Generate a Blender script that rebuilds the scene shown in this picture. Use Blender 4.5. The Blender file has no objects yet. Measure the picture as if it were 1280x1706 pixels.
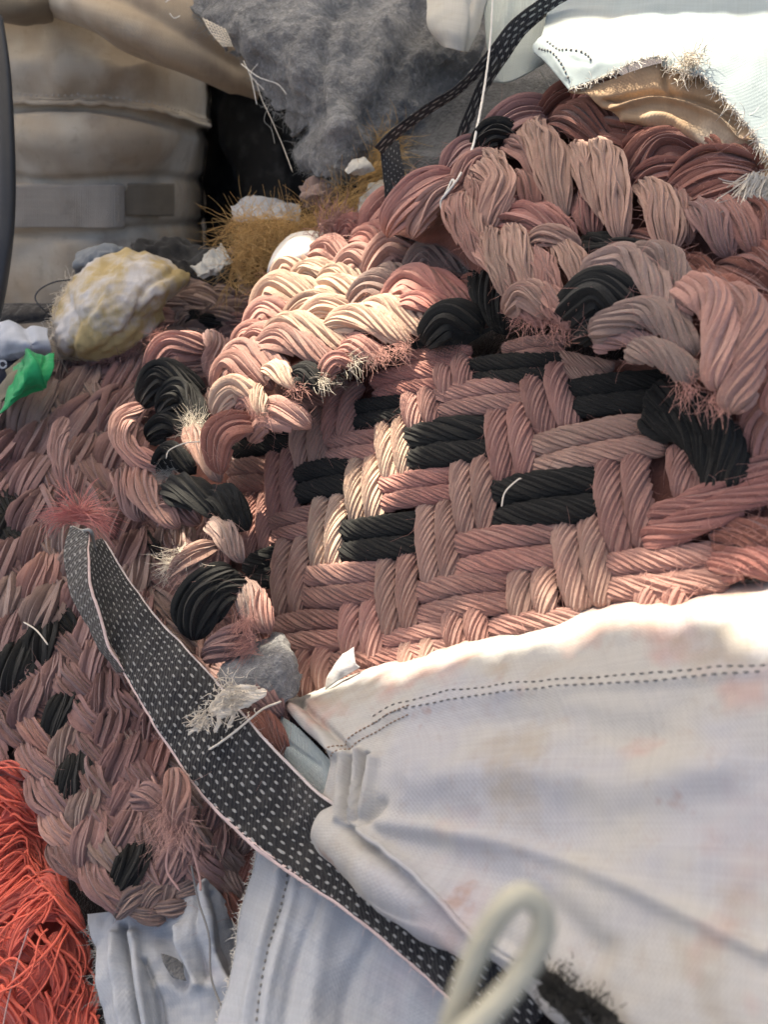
import bpy, math
import numpy as np
from mathutils import Vector

rng = np.random.default_rng(11)
scn = bpy.context.scene
R = math.radians

# ------------------------------------------------------------------ camera
PITCH, FPX, CX, CY = R(38), 1290.0, 640.0, 853.0
CAM = np.array([0.0, 0.0, 1.40])
RIGHT = np.array([1.0, 0, 0])
FWD = np.array([0, math.cos(PITCH), -math.sin(PITCH)])
UP = np.array([0, math.sin(PITCH), math.cos(PITCH)])
cd = bpy.data.cameras.new('camera')
cam = bpy.data.objects.new('camera', cd)
scn.collection.objects.link(cam)
cam.location = CAM
cam.rotation_euler = (R(90) - PITCH, 0, 0)
cd.sensor_fit = 'VERTICAL'
cd.sensor_height = 36.0
cd.lens = 36.0 * FPX / 1706.0
cd.clip_start, cd.clip_end = 0.02, 200
cd.dof.use_dof = True
cd.dof.focus_distance = 0.86
cd.dof.aperture_fstop = 5.0
scn.camera = cam

# ------------------------------------------------------------------ light
SUN_EL, SUN_AZ = R(54), R(-36)      # azimuth measured from +Y (into the picture) towards +X
world = bpy.data.worlds.new('World')
scn.world = world
world.use_nodes = True
wn = world.node_tree
bg = wn.nodes['Background']
sky = wn.nodes.new('ShaderNodeTexSky')
sky.sky_type = 'NISHITA'
sky.sun_disc = False
sky.sun_elevation = SUN_EL
sky.sun_rotation = SUN_AZ
sky.air_density = 0.7
sky.dust_density = 6.0
sky.ozone_density = 1.0
wn.links.new(sky.outputs[0], bg.inputs[0])
bg.inputs[1].default_value = 0.15
sd = bpy.data.lights.new('sun', 'SUN')
sd.energy = 5.0
sd.angle = R(0.6)
sd.color = (1.0, 0.93, 0.82)
sun = bpy.data.objects.new('sun', sd)
scn.collection.objects.link(sun)
SUN_TO = np.array([math.sin(SUN_AZ) * math.cos(SUN_EL), math.cos(SUN_AZ) * math.cos(SUN_EL), math.sin(SUN_EL)])
sun.rotation_euler = Vector(-SUN_TO).to_track_quat('-Z', 'Y').to_euler()
scn.view_settings.view_transform = 'Standard'
scn.view_settings.look = 'None'
scn.view_settings.gamma = 1.0
scn.view_settings.exposure = 1.45
scn.view_settings.use_white_balance = True
scn.view_settings.white_balance_temperature = 7200
scn.view_settings.white_balance_tint = 10
scn.cycles.max_bounces = 6
scn.cycles.use_denoising = True

# ------------------------------------------------------------------ geometry helpers
def unproj(x, y, inv):
    x, y, inv = np.broadcast_arrays(np.asarray(x, float), np.asarray(y, float), np.asarray(inv, float))
    z = 1.0 / inv
    return CAM + z[..., None] * (((x - CX) / FPX)[..., None] * RIGHT - ((y - CY) / FPX)[..., None] * UP + FWD)

def unit(v):
    return v / np.maximum(np.linalg.norm(v, axis=-1, keepdims=True), 1e-9)

class Surf:
    """a surface of the heap: its inverse distance along the view axis for a direction (x, y)"""
    def __init__(s, f): s.f = f
    def inv(s, x, y): return s.f(np.asarray(x, float), np.asarray(y, float))
    def pos(s, x, y): return unproj(x, y, s.inv(x, y))
    def nrm(s, x, y, e=4.0):
        a = s.pos(x + e, y) - s.pos(x - e, y)
        b = s.pos(x, y + e) - s.pos(x, y - e)
        n = unit(np.cross(a, b))
        flip = np.sum(n * (CAM - s.pos(x, y)), -1, keepdims=True) < 0
        return np.where(flip, -n, n)

def plane(a, x0, y0, b, c):
    return Surf(lambda x, y: a + b * (x - x0) + c * (y - y0))

def catmull(P, n):
    P = np.asarray(P, float)
    if len(P) == 1: return np.repeat(P, n, 0)
    d = np.r_[0, np.cumsum(np.maximum(np.linalg.norm(np.diff(P[:, :2], axis=0), axis=1), 1e-6))]
    d /= d[-1]
    Q = np.vstack([2 * P[0] - P[1], P, 2 * P[-1] - P[-2]])
    t = np.linspace(0, 1, n)
    i = np.clip(np.searchsorted(d, t, 'right') - 1, 0, len(P) - 2)
    u = ((t - d[i]) / (d[i + 1] - d[i]))[:, None]
    p0, p1, p2, p3 = Q[i], Q[i + 1], Q[i + 2], Q[i + 3]
    return 0.5 * (2 * p1 + (p2 - p0) * u + (2 * p0 - 5 * p1 + 4 * p2 - p3) * u**2 + (3 * p1 - p0 - 3 * p2 + p3) * u**3)

def vnoise(P, seed=0.0):
    P = np.asarray(P, float) + seed * 17.31
    i = np.floor(P); f = P - i
    f = f * f * (3 - 2 * f)
    def h(a):
        s = np.sin(a @ np.array([127.1, 311.7, 74.7])) * 43758.5453
        return s - np.floor(s)
    out = 0
    for dx in (0, 1):
        for dy in (0, 1):
            for dz in (0, 1):
                w = (f[..., 0] if dx else 1 - f[..., 0]) * (f[..., 1] if dy else 1 - f[..., 1]) * (f[..., 2] if dz else 1 - f[..., 2])
                out = out + w * h(i + np.array([dx, dy, dz]))
    return out * 2 - 1

def fbm(P, seed=0.0, o=3):
    return sum(vnoise(P * 2**k, seed + k) / 2**k for k in range(o))

def grid_faces(nr, nc, wrap):
    r = np.arange(nr - 1)[:, None]
    c = np.arange(nc if wrap else nc - 1)[None, :]
    c2 = (c + 1) % nc
    return np.stack([r * nc + c, r * nc + c2, (r + 1) * nc + c2, (r + 1) * nc + c], -1).reshape(-1, 4)

HEAP = []          # sample points of everything that lies on the heap

def link(name, V, F, mat, parent=None, uv=None, smooth=True, solid=0.0, base=None, heap=True):
    """verts in world space -> one mesh object, relative to its parent's base"""
    V = np.asarray(V, float).reshape(-1, 3)
    if heap: HEAP.append(V[:: max(1, len(V) // 24)])
    p = parent
    while p is not None:
        V = V - np.array(p.location); p = p.parent
    if parent is not None: pass
    elif base is not None: V = V - base
    me = bpy.data.meshes.new(name)
    F = np.asarray(F)
    me.vertices.add(len(V)); me.vertices.foreach_set('co', V.ravel())
    k = F.shape[1]
    me.loops.add(F.size); me.loops.foreach_set('vertex_index', F.ravel().astype(np.int32))
    me.polygons.add(len(F)); me.polygons.foreach_set('loop_start', np.arange(0, F.size, k, dtype=np.int32))
    if uv is not None:
        l = me.uv_layers.new(name='UVMap')
        l.data.foreach_set('uv', np.asarray(uv, float).reshape(-1, 2)[F.ravel()].ravel())
    me.update(calc_edges=True); me.validate()
    if smooth: me.polygons.foreach_set('use_smooth', np.ones(len(me.polygons), bool))
    me.materials.append(mat)
    o = bpy.data.objects.new(name, me)
    scn.collection.objects.link(o)
    if parent is not None: o.parent = parent
    elif base is not None: o.location = base
    if solid:
        m = o.modifiers.new('thickness', 'SOLIDIFY'); m.thickness = solid; m.offset = -1
    return o

def tag(o, label, cat=None, group=None, kind=None):
    if label: o['label'] = label
    if cat: o['category'] = cat
    if group: o['group'] = group
    if kind: o['kind'] = kind
    return o

def thing(name, label, cat, base, group=None):
    o = bpy.data.objects.new(name, None)
    o.empty_display_size = 0.05
    scn.collection.objects.link(o)
    o.location = Vector(base)
    return tag(o, label, cat, group)

FUZZ = {}          # thing name -> list of (points, normals) where fibres may grow

def tube_world(P, N, S, thick=0.8, segs=28, yarns=8, amp=0.07, ang=34.0, taper=0.10, leaf=False, phase=None, lump=0.05):
    """a flattened twisted strand round the centre line P; S holds the half-width vectors, N the outward normals"""
    n = len(P)
    T = unit(np.gradient(P, axis=0))
    hw = np.linalg.norm(S, axis=1)
    N = unit(N - np.sum(N * T, 1, keepdims=True) * T)
    Sd = unit(np.cross(T, N)) * hw[:, None]
    L = np.r_[0, np.cumsum(np.linalg.norm(np.diff(P, axis=0), axis=1))]
    r = hw.mean()
    s = L / r
    u = np.linspace(0, 1, n)
    e = np.clip((1 - np.abs(2 * u - 1)) / max(taper, 1e-3), 0, 1)
    tp = np.sqrt(np.clip(1 - (1 - e)**2, 0, 1))
    if leaf: tp = tp * (0.62 + 0.38 * np.sin(np.pi * u))
    tp = np.maximum(tp, 0.02)
    th = np.linspace(0, 2 * np.pi, segs, endpoint=False)
    ph = rng.uniform(0, 6.28) if phase is None else phase
    tw = math.tan(R(ang))
    phi = th[None, :] + s[:, None] * tw + ph
    g = 1 + amp * (np.abs(np.sin(phi * yarns / 2))**0.75 - 0.6)
    if lump:
        g = g * (1 + lump * vnoise(np.stack([np.cos(th)[None, :] * 1.3 + 0 * s[:, None], np.sin(th)[None, :] * 1.3 + 0 * s[:, None], s[:, None] * 0.8 + 0 * th[None, :]], -1), ph))
    c, sn = np.cos(th), np.sin(th)
    c = np.sign(c) * np.abs(c)**0.88; sn = np.sign(sn) * np.abs(sn)**0.88
    V = P[:, None, :] + (tp[:, None] * g)[..., None] * (c[None, :, None] * Sd[:, None, :] + sn[None, :, None] * thick * hw[:, None, None] * N[:, None, :])
    uv = np.stack([np.broadcast_to((s * tw / (2 * np.pi) + ph / 6.283)[:, None], (n, segs)), np.broadcast_to(th[None, :] / (2 * np.pi), (n, segs))], -1)
    # an extra column closes the seam of the map
    V = np.concatenate([V, V[:, :1]], 1)
    uv = np.concatenate([uv, uv[:, :1] + np.array([0, 1.0])], 1)
    # caps come from the taper to almost nothing
    nrm = c[None, :, None] * unit(Sd)[:, None, :] + sn[None, :, None] * N[:, None, :]
    return V, grid_faces(n, segs + 1, False), uv, nrm

def rope_world(P, N, S, thick=0.8, yarns=12, ang=34.0, taper=0.15, leaf=False, lump=0.05, sides=5, wander=0.25, loose=0.10):
    """a strand laid up from separate round yarns that spiral round a soft core; S holds half-width vectors, N outward normals"""
    n = len(P)
    T = unit(np.gradient(P, axis=0)); hw = np.linalg.norm(S, axis=1)
    N = unit(N - np.sum(N * T, 1, keepdims=True) * T)
    B = unit(np.cross(T, N))
    L = np.r_[0, np.cumsum(np.linalg.norm(np.diff(P, axis=0), axis=1))]
    r = hw.mean(); s = L / r; u = np.linspace(0, 1, n)
    e = np.clip((1 - np.abs(2 * u - 1)) / max(taper, 1e-3), 0, 1)
    tp = np.sqrt(np.clip(1 - (1 - e)**2, 0, 1))
    if leaf: tp = tp * (0.55 + 0.45 * np.sin(np.pi * u)**0.8)
    tp = np.maximum(tp, 0.06)
    ph = rng.uniform(0, 6.28); tw = math.tan(R(ang))
    ry = 1.22 * math.sin(math.pi / yarns)                       # yarn radius in half-widths
    th0 = np.arange(yarns) * 2 * np.pi / yarns + rng.normal(0, .25 / yarns * 3, yarns) + ph
    wob = np.stack([vnoise(np.stack([s * .5, 0 * s, 0 * s + k * 3.3], 1), ph) for k in range(yarns)])
    rad = np.stack([vnoise(np.stack([s * .6, 0 * s + 5, 0 * s + k * 2.7], 1), ph) for k in range(yarns)])
    th = th0[:, None] - s[None] * tw + wander * wob              # yarns x n
    rr = (1 - ry * .9) * (1 + loose * rad + loose * .6 * rng.normal(0, 1, (yarns, 1)))
    if lump: rr = rr * (1 + lump * vnoise(np.stack([np.cos(th) * 1.2, np.sin(th) * 1.2, np.broadcast_to(s * .7, th.shape)], -1), ph))
    c, sn = np.cos(th), np.sin(th)
    C = P[None] + (tp * hw)[None, :, None] * rr[..., None] * (c[..., None] * B[None] + thick * sn[..., None] * N[None])
    yT = unit(np.gradient(C, axis=1))
    O = unit(c[..., None] * B[None] + sn[..., None] * N[None])
    O = unit(O - np.sum(O * yT, -1, keepdims=True) * yT); Q = np.cross(yT, O)
    a = np.arange(sides + 1) * 2 * np.pi / sides
    yr = (ry * hw * tp)[None] * rng.uniform(.85, 1.18, (yarns, 1)) * math.sqrt((1 + thick) / 2)
    V = C[:, :, None] + yr[..., None, None] * (np.cos(a)[:, None] * O[:, :, None] + np.sin(a)[:, None] * Q[:, :, None])
    x = np.broadcast_to((s * tw / 6.283 + ph)[None, :, None], V.shape[:3])
    phi = (np.arange(yarns) / yarns)[:, None, None] * 3.7 + (a / 6.283 / yarns)[None, None] + ph
    uv = np.stack([x, phi - x], -1)
    f = grid_faces(n, sides + 1, False)
    F = (f[None] + (np.arange(yarns) * n * (sides + 1))[:, None, None]).reshape(-1, 4)
    # the back of the strand is never seen: drop yarn faces that face down into the heap
    back = (sn < -.22)
    idx = np.arange(yarns * n).reshape(yarns, n)
    ring = F[:, 0] // (sides + 1)
    F = F[~back.ravel()[ring]]
    V = V.reshape(-1, 3); uv = uv.reshape(-1, 2)
    # core
    b = np.linspace(0, 2 * np.pi, 11); k = (tp * hw * (1 - ry * .9))[:, None, None]
    CV = P[:, None] + k * (np.cos(b)[None, :, None] * B[:, None] + thick * np.sin(b)[None, :, None] * N[:, None])
    cuv = np.stack([np.broadcast_to(s[:, None] * tw / 6.283, (n, 11)), np.broadcast_to(b[None] / 6.283, (n, 11))], -1)
    F = np.concatenate([F, grid_faces(n, 11, False) + len(V)])
    nr = O.reshape(-1, 3); fp = (C + O * yr[..., None]).reshape(-1, 3)
    tt = yT.reshape(-1, 3); ok = (sn > -.2).ravel()
    return np.concatenate([V, CV.reshape(-1, 3)]), F, np.concatenate([uv, cuv.reshape(-1, 2)]), fp[ok], nr[ok], tt[ok]

def strand(parent, mat, surf, path, w, lift=0.0, dip=0.35, thick=0.8, name='strand', segs=28, yarns=12, amp=0.07,
           ang=34.0, leaf=False, taper=0.15, off=0.0, step=3.6, fuzz=1.0, lump=0.05, arch=1.0, wtaper=None, sides=5, wander=.25, loose=.10, ext=0.0):
    """a strand whose centre line runs along a list of directions on a surface of the heap; w is its width, off a sideways shift (same unit)"""
    path = np.asarray(path, float)
    if ext:
        path = path.copy(); d0, d1 = path[0] - path[1], path[-1] - path[-2]
        path[0] += d0 * ext; path[-1] += d1 * ext
    plen = np.sum(np.linalg.norm(np.diff(path, axis=0), axis=1))
    n = int(max(10, plen / step))
    q = catmull(path, n)
    t = unit(np.gradient(q, axis=0))
    perp = np.stack([-t[:, 1], t[:, 0]], 1)
    q = q + perp * off
    P = surf.pos(q[:, 0], q[:, 1])
    N = surf.nrm(q[:, 0], q[:, 1])
    a = q + perp * w / 2; b = q - perp * w / 2
    S = (surf.pos(a[:, 0], a[:, 1]) - surf.pos(b[:, 0], b[:, 1])) / 2
    hw = np.linalg.norm(S, axis=1).mean()
    u = np.linspace(0, 1, n)
    hgt = lift + hw * thick * (-dip + dip * 1.9 * arch * np.sin(np.pi * u)**0.7)
    P = P + N * hgt[:, None]
    V, F, uv, fp, fn, ft = rope_world(P, N, S, thick, yarns, ang, taper, leaf, lump, sides, wander, loose)
    o = link(name, V, F, mat, parent, uv)
    if fuzz > 0:
        k = int(n * 1.0 * fuzz) + 1
        i = rng.integers(0, len(fp), k)
        FUZZ.setdefault((parent.parent or parent).name + ('/black' if mat.name.startswith('black') else ''), []).append((fp[i], fn[i], ft[i]))
    return o

def fibres(name, parent, mat, P, D, L, rad=0.0002, curl=0.5, rings=5, base=None, kind='stuff', droop=0.3):
    """thin loose threads starting at P and heading along D"""
    P = np.asarray(P, float); D = unit(np.asarray(D, float)); m = len(P)
    L = np.broadcast_to(np.asarray(L, float), (m,))
    pts = np.zeros((m, rings, 3)); pts[:, 0] = P
    d = D.copy(); bend = rng.normal(0, 1, (m, 3)) * curl
    for k in range(1, rings):
        d = unit(d + (bend + rng.normal(0, 1, (m, 3)) * curl * 0.6 + np.array([0, 0, -droop])) / rings * 1.6)
        pts[:, k] = pts[:, k - 1] + d * (L / (rings - 1))[:, None]
    return threads(name, parent, mat, pts, rad, base, kind)

def threads(name, parent, mat, pts, rad, base=None, kind='stuff', sides=3):
    m, rings, _ = pts.shape
    T = unit(np.gradient(pts, axis=1))
    a = np.where(np.abs(T[..., 2:3]) < 0.9, np.array([0, 0, 1.0]), np.array([1.0, 0, 0]))
    A = unit(np.cross(T, a)); B = np.cross(T, A)
    th = np.arange(sides) * 2 * np.pi / sides
    rr = np.broadcast_to(np.asarray(rad, float), (m,))[:, None] * np.linspace(1, 0.55, rings)[None, :]
    V = pts[:, :, None, :] + rr[..., None, None] * (np.cos(th)[:, None] * A[:, :, None, :] + np.sin(th)[:, None] * B[:, :, None, :])
    f = grid_faces(rings, sides, True)
    F = (f[None] + (np.arange(m) * rings * sides)[:, None, None]).reshape(-1, 4)
    o = link(name, V, F, mat, parent, None, True, 0, base, heap=False)
    if kind: o['kind'] = kind
    return o

def loft(rows, nu, nv, folds=(), noise=(), curl=None, front=True):
    """a cloth through rows of (x, y, inverse distance); folds are ridges (path, width, height in metres) along its normal"""
    A = np.stack([catmull(r, nu) for r in rows])                       # rows x nu x 3
    G = np.zeros((nv, nu, 3))
    for j in range(nu): pass
    t = np.linspace(0, len(rows) - 1, nv)
    i = np.clip(np.floor(t).astype(int), 0, len(rows) - 2); u = (t - i)[:, None, None]
    Q = np.concatenate([2 * A[:1] - A[1:2], A, 2 * A[-1:] - A[-2:-1]])
    p0, p1, p2, p3 = Q[i], Q[i + 1], Q[i + 2], Q[i + 3]
    G = 0.5 * (2 * p1 + (p2 - p0) * u + (2 * p0 - 5 * p1 + 4 * p2 - p3) * u**2 + (3 * p1 - p0 - 3 * p2 + p3) * u**3)
    px = G[..., :2]
    P = unproj(G[..., 0], G[..., 1], G[..., 2])
    N = unit(np.cross(np.gradient(P, axis=1), np.gradient(P, axis=0)))
    flip = np.sum(N * (CAM - P), -1, keepdims=True) < 0
    N = np.where(flip, -N, N)
    H = np.zeros(P.shape[:2])
    for path, wd, ht in folds:
        q = catmull(path, 80)
        d = np.full(H.shape, 1e9)
        for k in range(len(q)):
            d = np.minimum(d, np.hypot(px[..., 0] - q[k, 0], px[..., 1] - q[k, 1]))
        H += ht * np.exp(-(d / wd)**2)
    for sc, am, sd_ in noise:
        H += am * fbm(P * sc, sd_)
    if curl is not None: H += curl(px)
    P = P + N * H[..., None]
    N = unit(np.cross(np.gradient(P, axis=1), np.gradient(P, axis=0))); N = np.where(flip, -N, N)
    du = np.linalg.norm(np.diff(P, axis=1), axis=-1).mean() * (nu - 1)
    dv = np.linalg.norm(np.diff(P, axis=0), axis=-1).mean() * (nv - 1)
    uv = np.stack(np.meshgrid(np.linspace(0, du, nu), np.linspace(0, dv, nv)), -1)
    return P, N, uv, px

def cloth(name, parent, mat, rows, nu, nv, folds=(), noise=(), solid=0.0012, base=None, curl=None, heap=True, ragged=None):
    P, N, uv, px = loft(rows, nu, nv, folds, noise, curl)
    F = grid_faces(nv, nu, False)
    # counter-clockwise as seen from outside
    n0 = np.cross(P[0, 1] - P[0, 0], P[1, 0] - P[0, 0])
    c = (nv // 2, nu // 2)
    n0 = np.cross(P[c[0], c[1] + 1] - P[c], P[c[0] + 1, c[1]] - P[c])
    if np.dot(n0, N[c]) < 0: F = F[:, ::-1]
    if ragged is not None:
        keep = ragged(px).ravel()
        F = F[keep[F].all(1)]
        used = np.unique(F); remap = np.full(P.shape[0] * P.shape[1], -1); remap[used] = np.arange(len(used))
        o = link(name, P.reshape(-1, 3)[used], remap[F], mat, parent, uv.reshape(-1, 2)[used], True, solid, base, heap)
    else:
        o = link(name, P, F, mat, parent, uv, True, solid, base, heap)
    return o, P, N, px

def at_px(P, px, x, y):
    """the point of a cloth nearest to a direction"""
    d = (px[..., 0] - x)**2 + (px[..., 1] - y)**2
    return np.unravel_index(np.argmin(d), d.shape)

def on_cloth(P, N, px, path, n, lift=0.0):
    q = catmull(path, n)
    out = []
    for x, y in q[:, :2]:
        d = (px[..., 0] - x)**2 + (px[..., 1] - y)**2
        k = np.argpartition(d.ravel(), 4)[:4]
        w = 1 / (d.ravel()[k] + 0.5); w /= w.sum()
        out.append((P.reshape(-1, 3)[k] * w[:, None]).sum(0) + lift * N.reshape(-1, 3)[k[0]])
    out = np.array(out)
    for _ in range(3):
        out[1:-1] = (out[:-2] + out[1:-1] * 2 + out[2:]) / 4
    return out

def pipe(name, parent, mat, pts, rad, segs=10, base=None, yarns=0, amp=0.0, ang=35, flat=1.0, N=None, heap=False, taper=0.03):
    pts = np.asarray(pts, float)
    if N is None: N = np.tile(np.array([0.05, -0.6, 0.8]), (len(pts), 1))
    T = unit(np.gradient(pts, axis=0))
    S = unit(np.cross(T, N)) * (np.broadcast_to(rad, (len(pts),)))[:, None]
    V, F, uv, _ = tube_world(pts, N, S, flat, segs, yarns or 4, amp, ang, taper, False, 0.0, 0.0)
    return link(name, V, F, mat, parent, uv, True, 0, base, heap)

# ------------------------------------------------------------------ materials
class NT:
    def __init__(s, name):
        s.m = bpy.data.materials.new(name); s.m.use_nodes = True
        s.t = s.m.node_tree; s.b = s.t.nodes['Principled BSDF']
    def n(s, kind, **kw):
        nd = s.t.nodes.new(kind)
        for k, v in kw.items(): setattr(nd, k, v)
        return nd
    def put(s, sock, v):
        if hasattr(v, 'is_output') or isinstance(v, bpy.types.NodeSocket): s.t.links.new(v, sock)
        else: sock.default_value = v
    def math(s, op, a, b=0.0, c=0.0, clamp=False):
        nd = s.n('ShaderNodeMath', operation=op); nd.use_clamp = clamp
        s.put(nd.inputs[0], a); s.put(nd.inputs[1], b); s.put(nd.inputs[2], c)
        return nd.outputs[0]
    def mix(s, f, a, b, mode='MIX'):
        nd = s.n('ShaderNodeMix', data_type='RGBA', blend_type=mode)
        s.put(nd.inputs[0], f); s.put(nd.inputs[6], a); s.put(nd.inputs[7], b)
        return nd.outputs[2]
    def noise(s, vec, scale, detail=3.0, rough=0.55):
        nd = s.n('ShaderNodeTexNoise'); nd.inputs['Scale'].default_value = scale
        nd.inputs['Detail'].default_value = detail; nd.inputs['Roughness'].default_value = rough
        if vec is not None: s.t.links.new(vec, nd.inputs['Vector'])
        return nd.outputs[0]
    def ramp(s, f, lo, hi):
        nd = s.n('ShaderNodeMapRange'); s.put(nd.inputs[0], f)
        nd.inputs[1].default_value = lo; nd.inputs[2].default_value = hi
        return nd.outputs[0]
    def obj(s): return s.n('ShaderNodeTexCoord').outputs['Object']
    def uv(s): return s.n('ShaderNodeTexCoord').outputs['UV']
    def xyz(s, v):
        nd = s.n('ShaderNodeSeparateXYZ'); s.t.links.new(v, nd.inputs[0]); return nd.outputs
    def comb(s, x, y, z=0.0):
        nd = s.n('ShaderNodeCombineXYZ'); s.put(nd.inputs[0], x); s.put(nd.inputs[1], y); s.put(nd.inputs[2], z); return nd.outputs[0]
    def bump(s, h, strength, dist):
        nd = s.n('ShaderNodeBump'); nd.inputs['Strength'].default_value = strength
        nd.inputs['Distance'].default_value = dist; s.put(nd.inputs['Height'], h)
        s.t.links.new(nd.outputs[0], s.b.inputs['Normal'])
    def fin(s, col, rough=0.85, sheen=0.0, spec=0.3):
        s.put(s.b.inputs['Base Color'], col); s.put(s.b.inputs['Roughness'], rough)
        s.b.inputs['Specular IOR Level'].default_value = spec
        s.b.inputs['Sheen Weight'].default_value = sheen
        s.b.inputs['Sheen Roughness'].default_value = 0.4
        return s.m

def c4(*v): return (v[0], v[1], v[2], 1.0)

def rope_mat(name, ca, cb, cc, fil=90.0, sheen=0.2, spec=0.18, var=0.35, pos_scale=7.0):
    """strand of many fine filaments running along its yarns; ca main colour, cb faded, cc dirty"""
    k = NT(name)
    x, y, _ = k.xyz(k.uv())
    phi = k.math('ADD', x, y)                       # constant along one yarn
    f1 = k.noise(k.comb(k.math('MULTIPLY', phi, fil), k.math('MULTIPLY', x, 6.0)), 1.0, 4.0, 0.7)
    f2 = k.noise(k.comb(k.math('MULTIPLY', phi, fil * .16), k.math('MULTIPLY', x, 1.2), 3.0), 1.0, 2.0)      # differs from yarn to yarn
    o = k.obj()
    n1 = k.noise(o, pos_scale, 3.0); n2 = k.noise(o, pos_scale * 4.3, 5.0, 0.7); n3 = k.noise(o, 330.0, 3.0, 0.7)
    col = k.mix(k.ramp(n1, 0.38, 0.64), ca, cb)
    col = k.mix(k.math('MULTIPLY', k.ramp(n2, 0.48, 0.72), 0.65), col, cc)
    col = k.mix(k.math('MULTIPLY', k.ramp(f2, 0.5, 0.72), 0.55), col, cb)
    col = k.mix(k.math('MULTIPLY', k.ramp(f2, 0.5, 0.28), 0.40), col, cc)
    rnd = k.n('ShaderNodeObjectInfo').outputs['Random']
    col = k.mix(k.math('MULTIPLY', rnd, 0.45), col, cb)
    hs = k.n('ShaderNodeHueSaturation')
    val = k.math('ADD', 1 - var / 2 - 0.36, k.math('ADD', k.math('MULTIPLY', k.math('FRACT', k.math('MULTIPLY', rnd, 7.31)), var), k.math('ADD', k.math('MULTIPLY', f1, 0.46), k.math('MULTIPLY', n3, 0.26))))
    k.put(hs.inputs['Value'], val)
    k.put(hs.inputs['Color'], col)
    k.bump(k.math('ADD', f1, k.math('MULTIPLY', n3, 0.5)), 1.0, 0.0022)
    return k.fin(hs.outputs[0], 0.9, sheen, spec)

M_PINK = rope_mat('pink_rope', c4(.355, .17, .14), c4(.38, .23, .19), c4(.20, .095, .075))
M_ROSE = rope_mat('rose_rope', c4(.39, .15, .125), c4(.39, .205, .17), c4(.20, .08, .065))
M_TAN = rope_mat('faded_rope', c4(.37, .21, .165), c4(.39, .265, .21), c4(.21, .115, .09))
M_CREAM = rope_mat('sunlit_faded_rope', c4(.45, .29, .215), c4(.50, .37, .275), c4(.27, .15, .115))  # faded rope with sunlight put into its paler cream
M_MAUVE = rope_mat('mauve_rope', c4(.235, .125, .115), c4(.265, .165, .148), c4(.125, .068, .06), fil=80, var=0.45)
M_DUST = rope_mat('dusty_rope', c4(.25, .17, .145), c4(.29, .21, .18), c4(.14, .092, .075), fil=80, var=0.4)
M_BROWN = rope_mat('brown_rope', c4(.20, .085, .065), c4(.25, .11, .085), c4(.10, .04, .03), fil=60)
M_BLACK = rope_mat('black_rope', c4(.009, .0095, .009), c4(.017, .0175, .016), c4(.006, .006, .006), spec=0.35, sheen=0.04)
M_RED = rope_mat('red_rope', c4(.60, .10, .07), c4(.66, .17, .12), c4(.38, .05, .035), fil=60)

def thread_mat(name, col, rough=0.8):
    k = NT(name)
    n = k.noise(k.obj(), 60.0, 2.0)
    return k.fin(k.mix(n, c4(*[v * 0.75 for v in col]), c4(*[min(1, v * 1.25) for v in col])), rough, 0.0, 0.25)

M_TPINK = thread_mat('pink_fibre', (.50, .27, .23))
M_TDUST = thread_mat('dusty_fibre', (.33, .20, .18))
M_TBLACK = thread_mat('black_fibre', (.02, .02, .018))
M_TWHITE = thread_mat('white_thread', (.72, .69, .62))
M_TROSE = thread_mat('rose_thread', (.50, .30, .26))
M_TGREY = thread_mat('grey_fibre', (.30, .30, .28))
M_TRED = thread_mat('red_fibre', (.68, .14, .09))
M_COIR = thread_mat('coir_fibre', (.50, .32, .13))
M_TCREAM = thread_mat('cream_thread', (.72, .65, .54))

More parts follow.
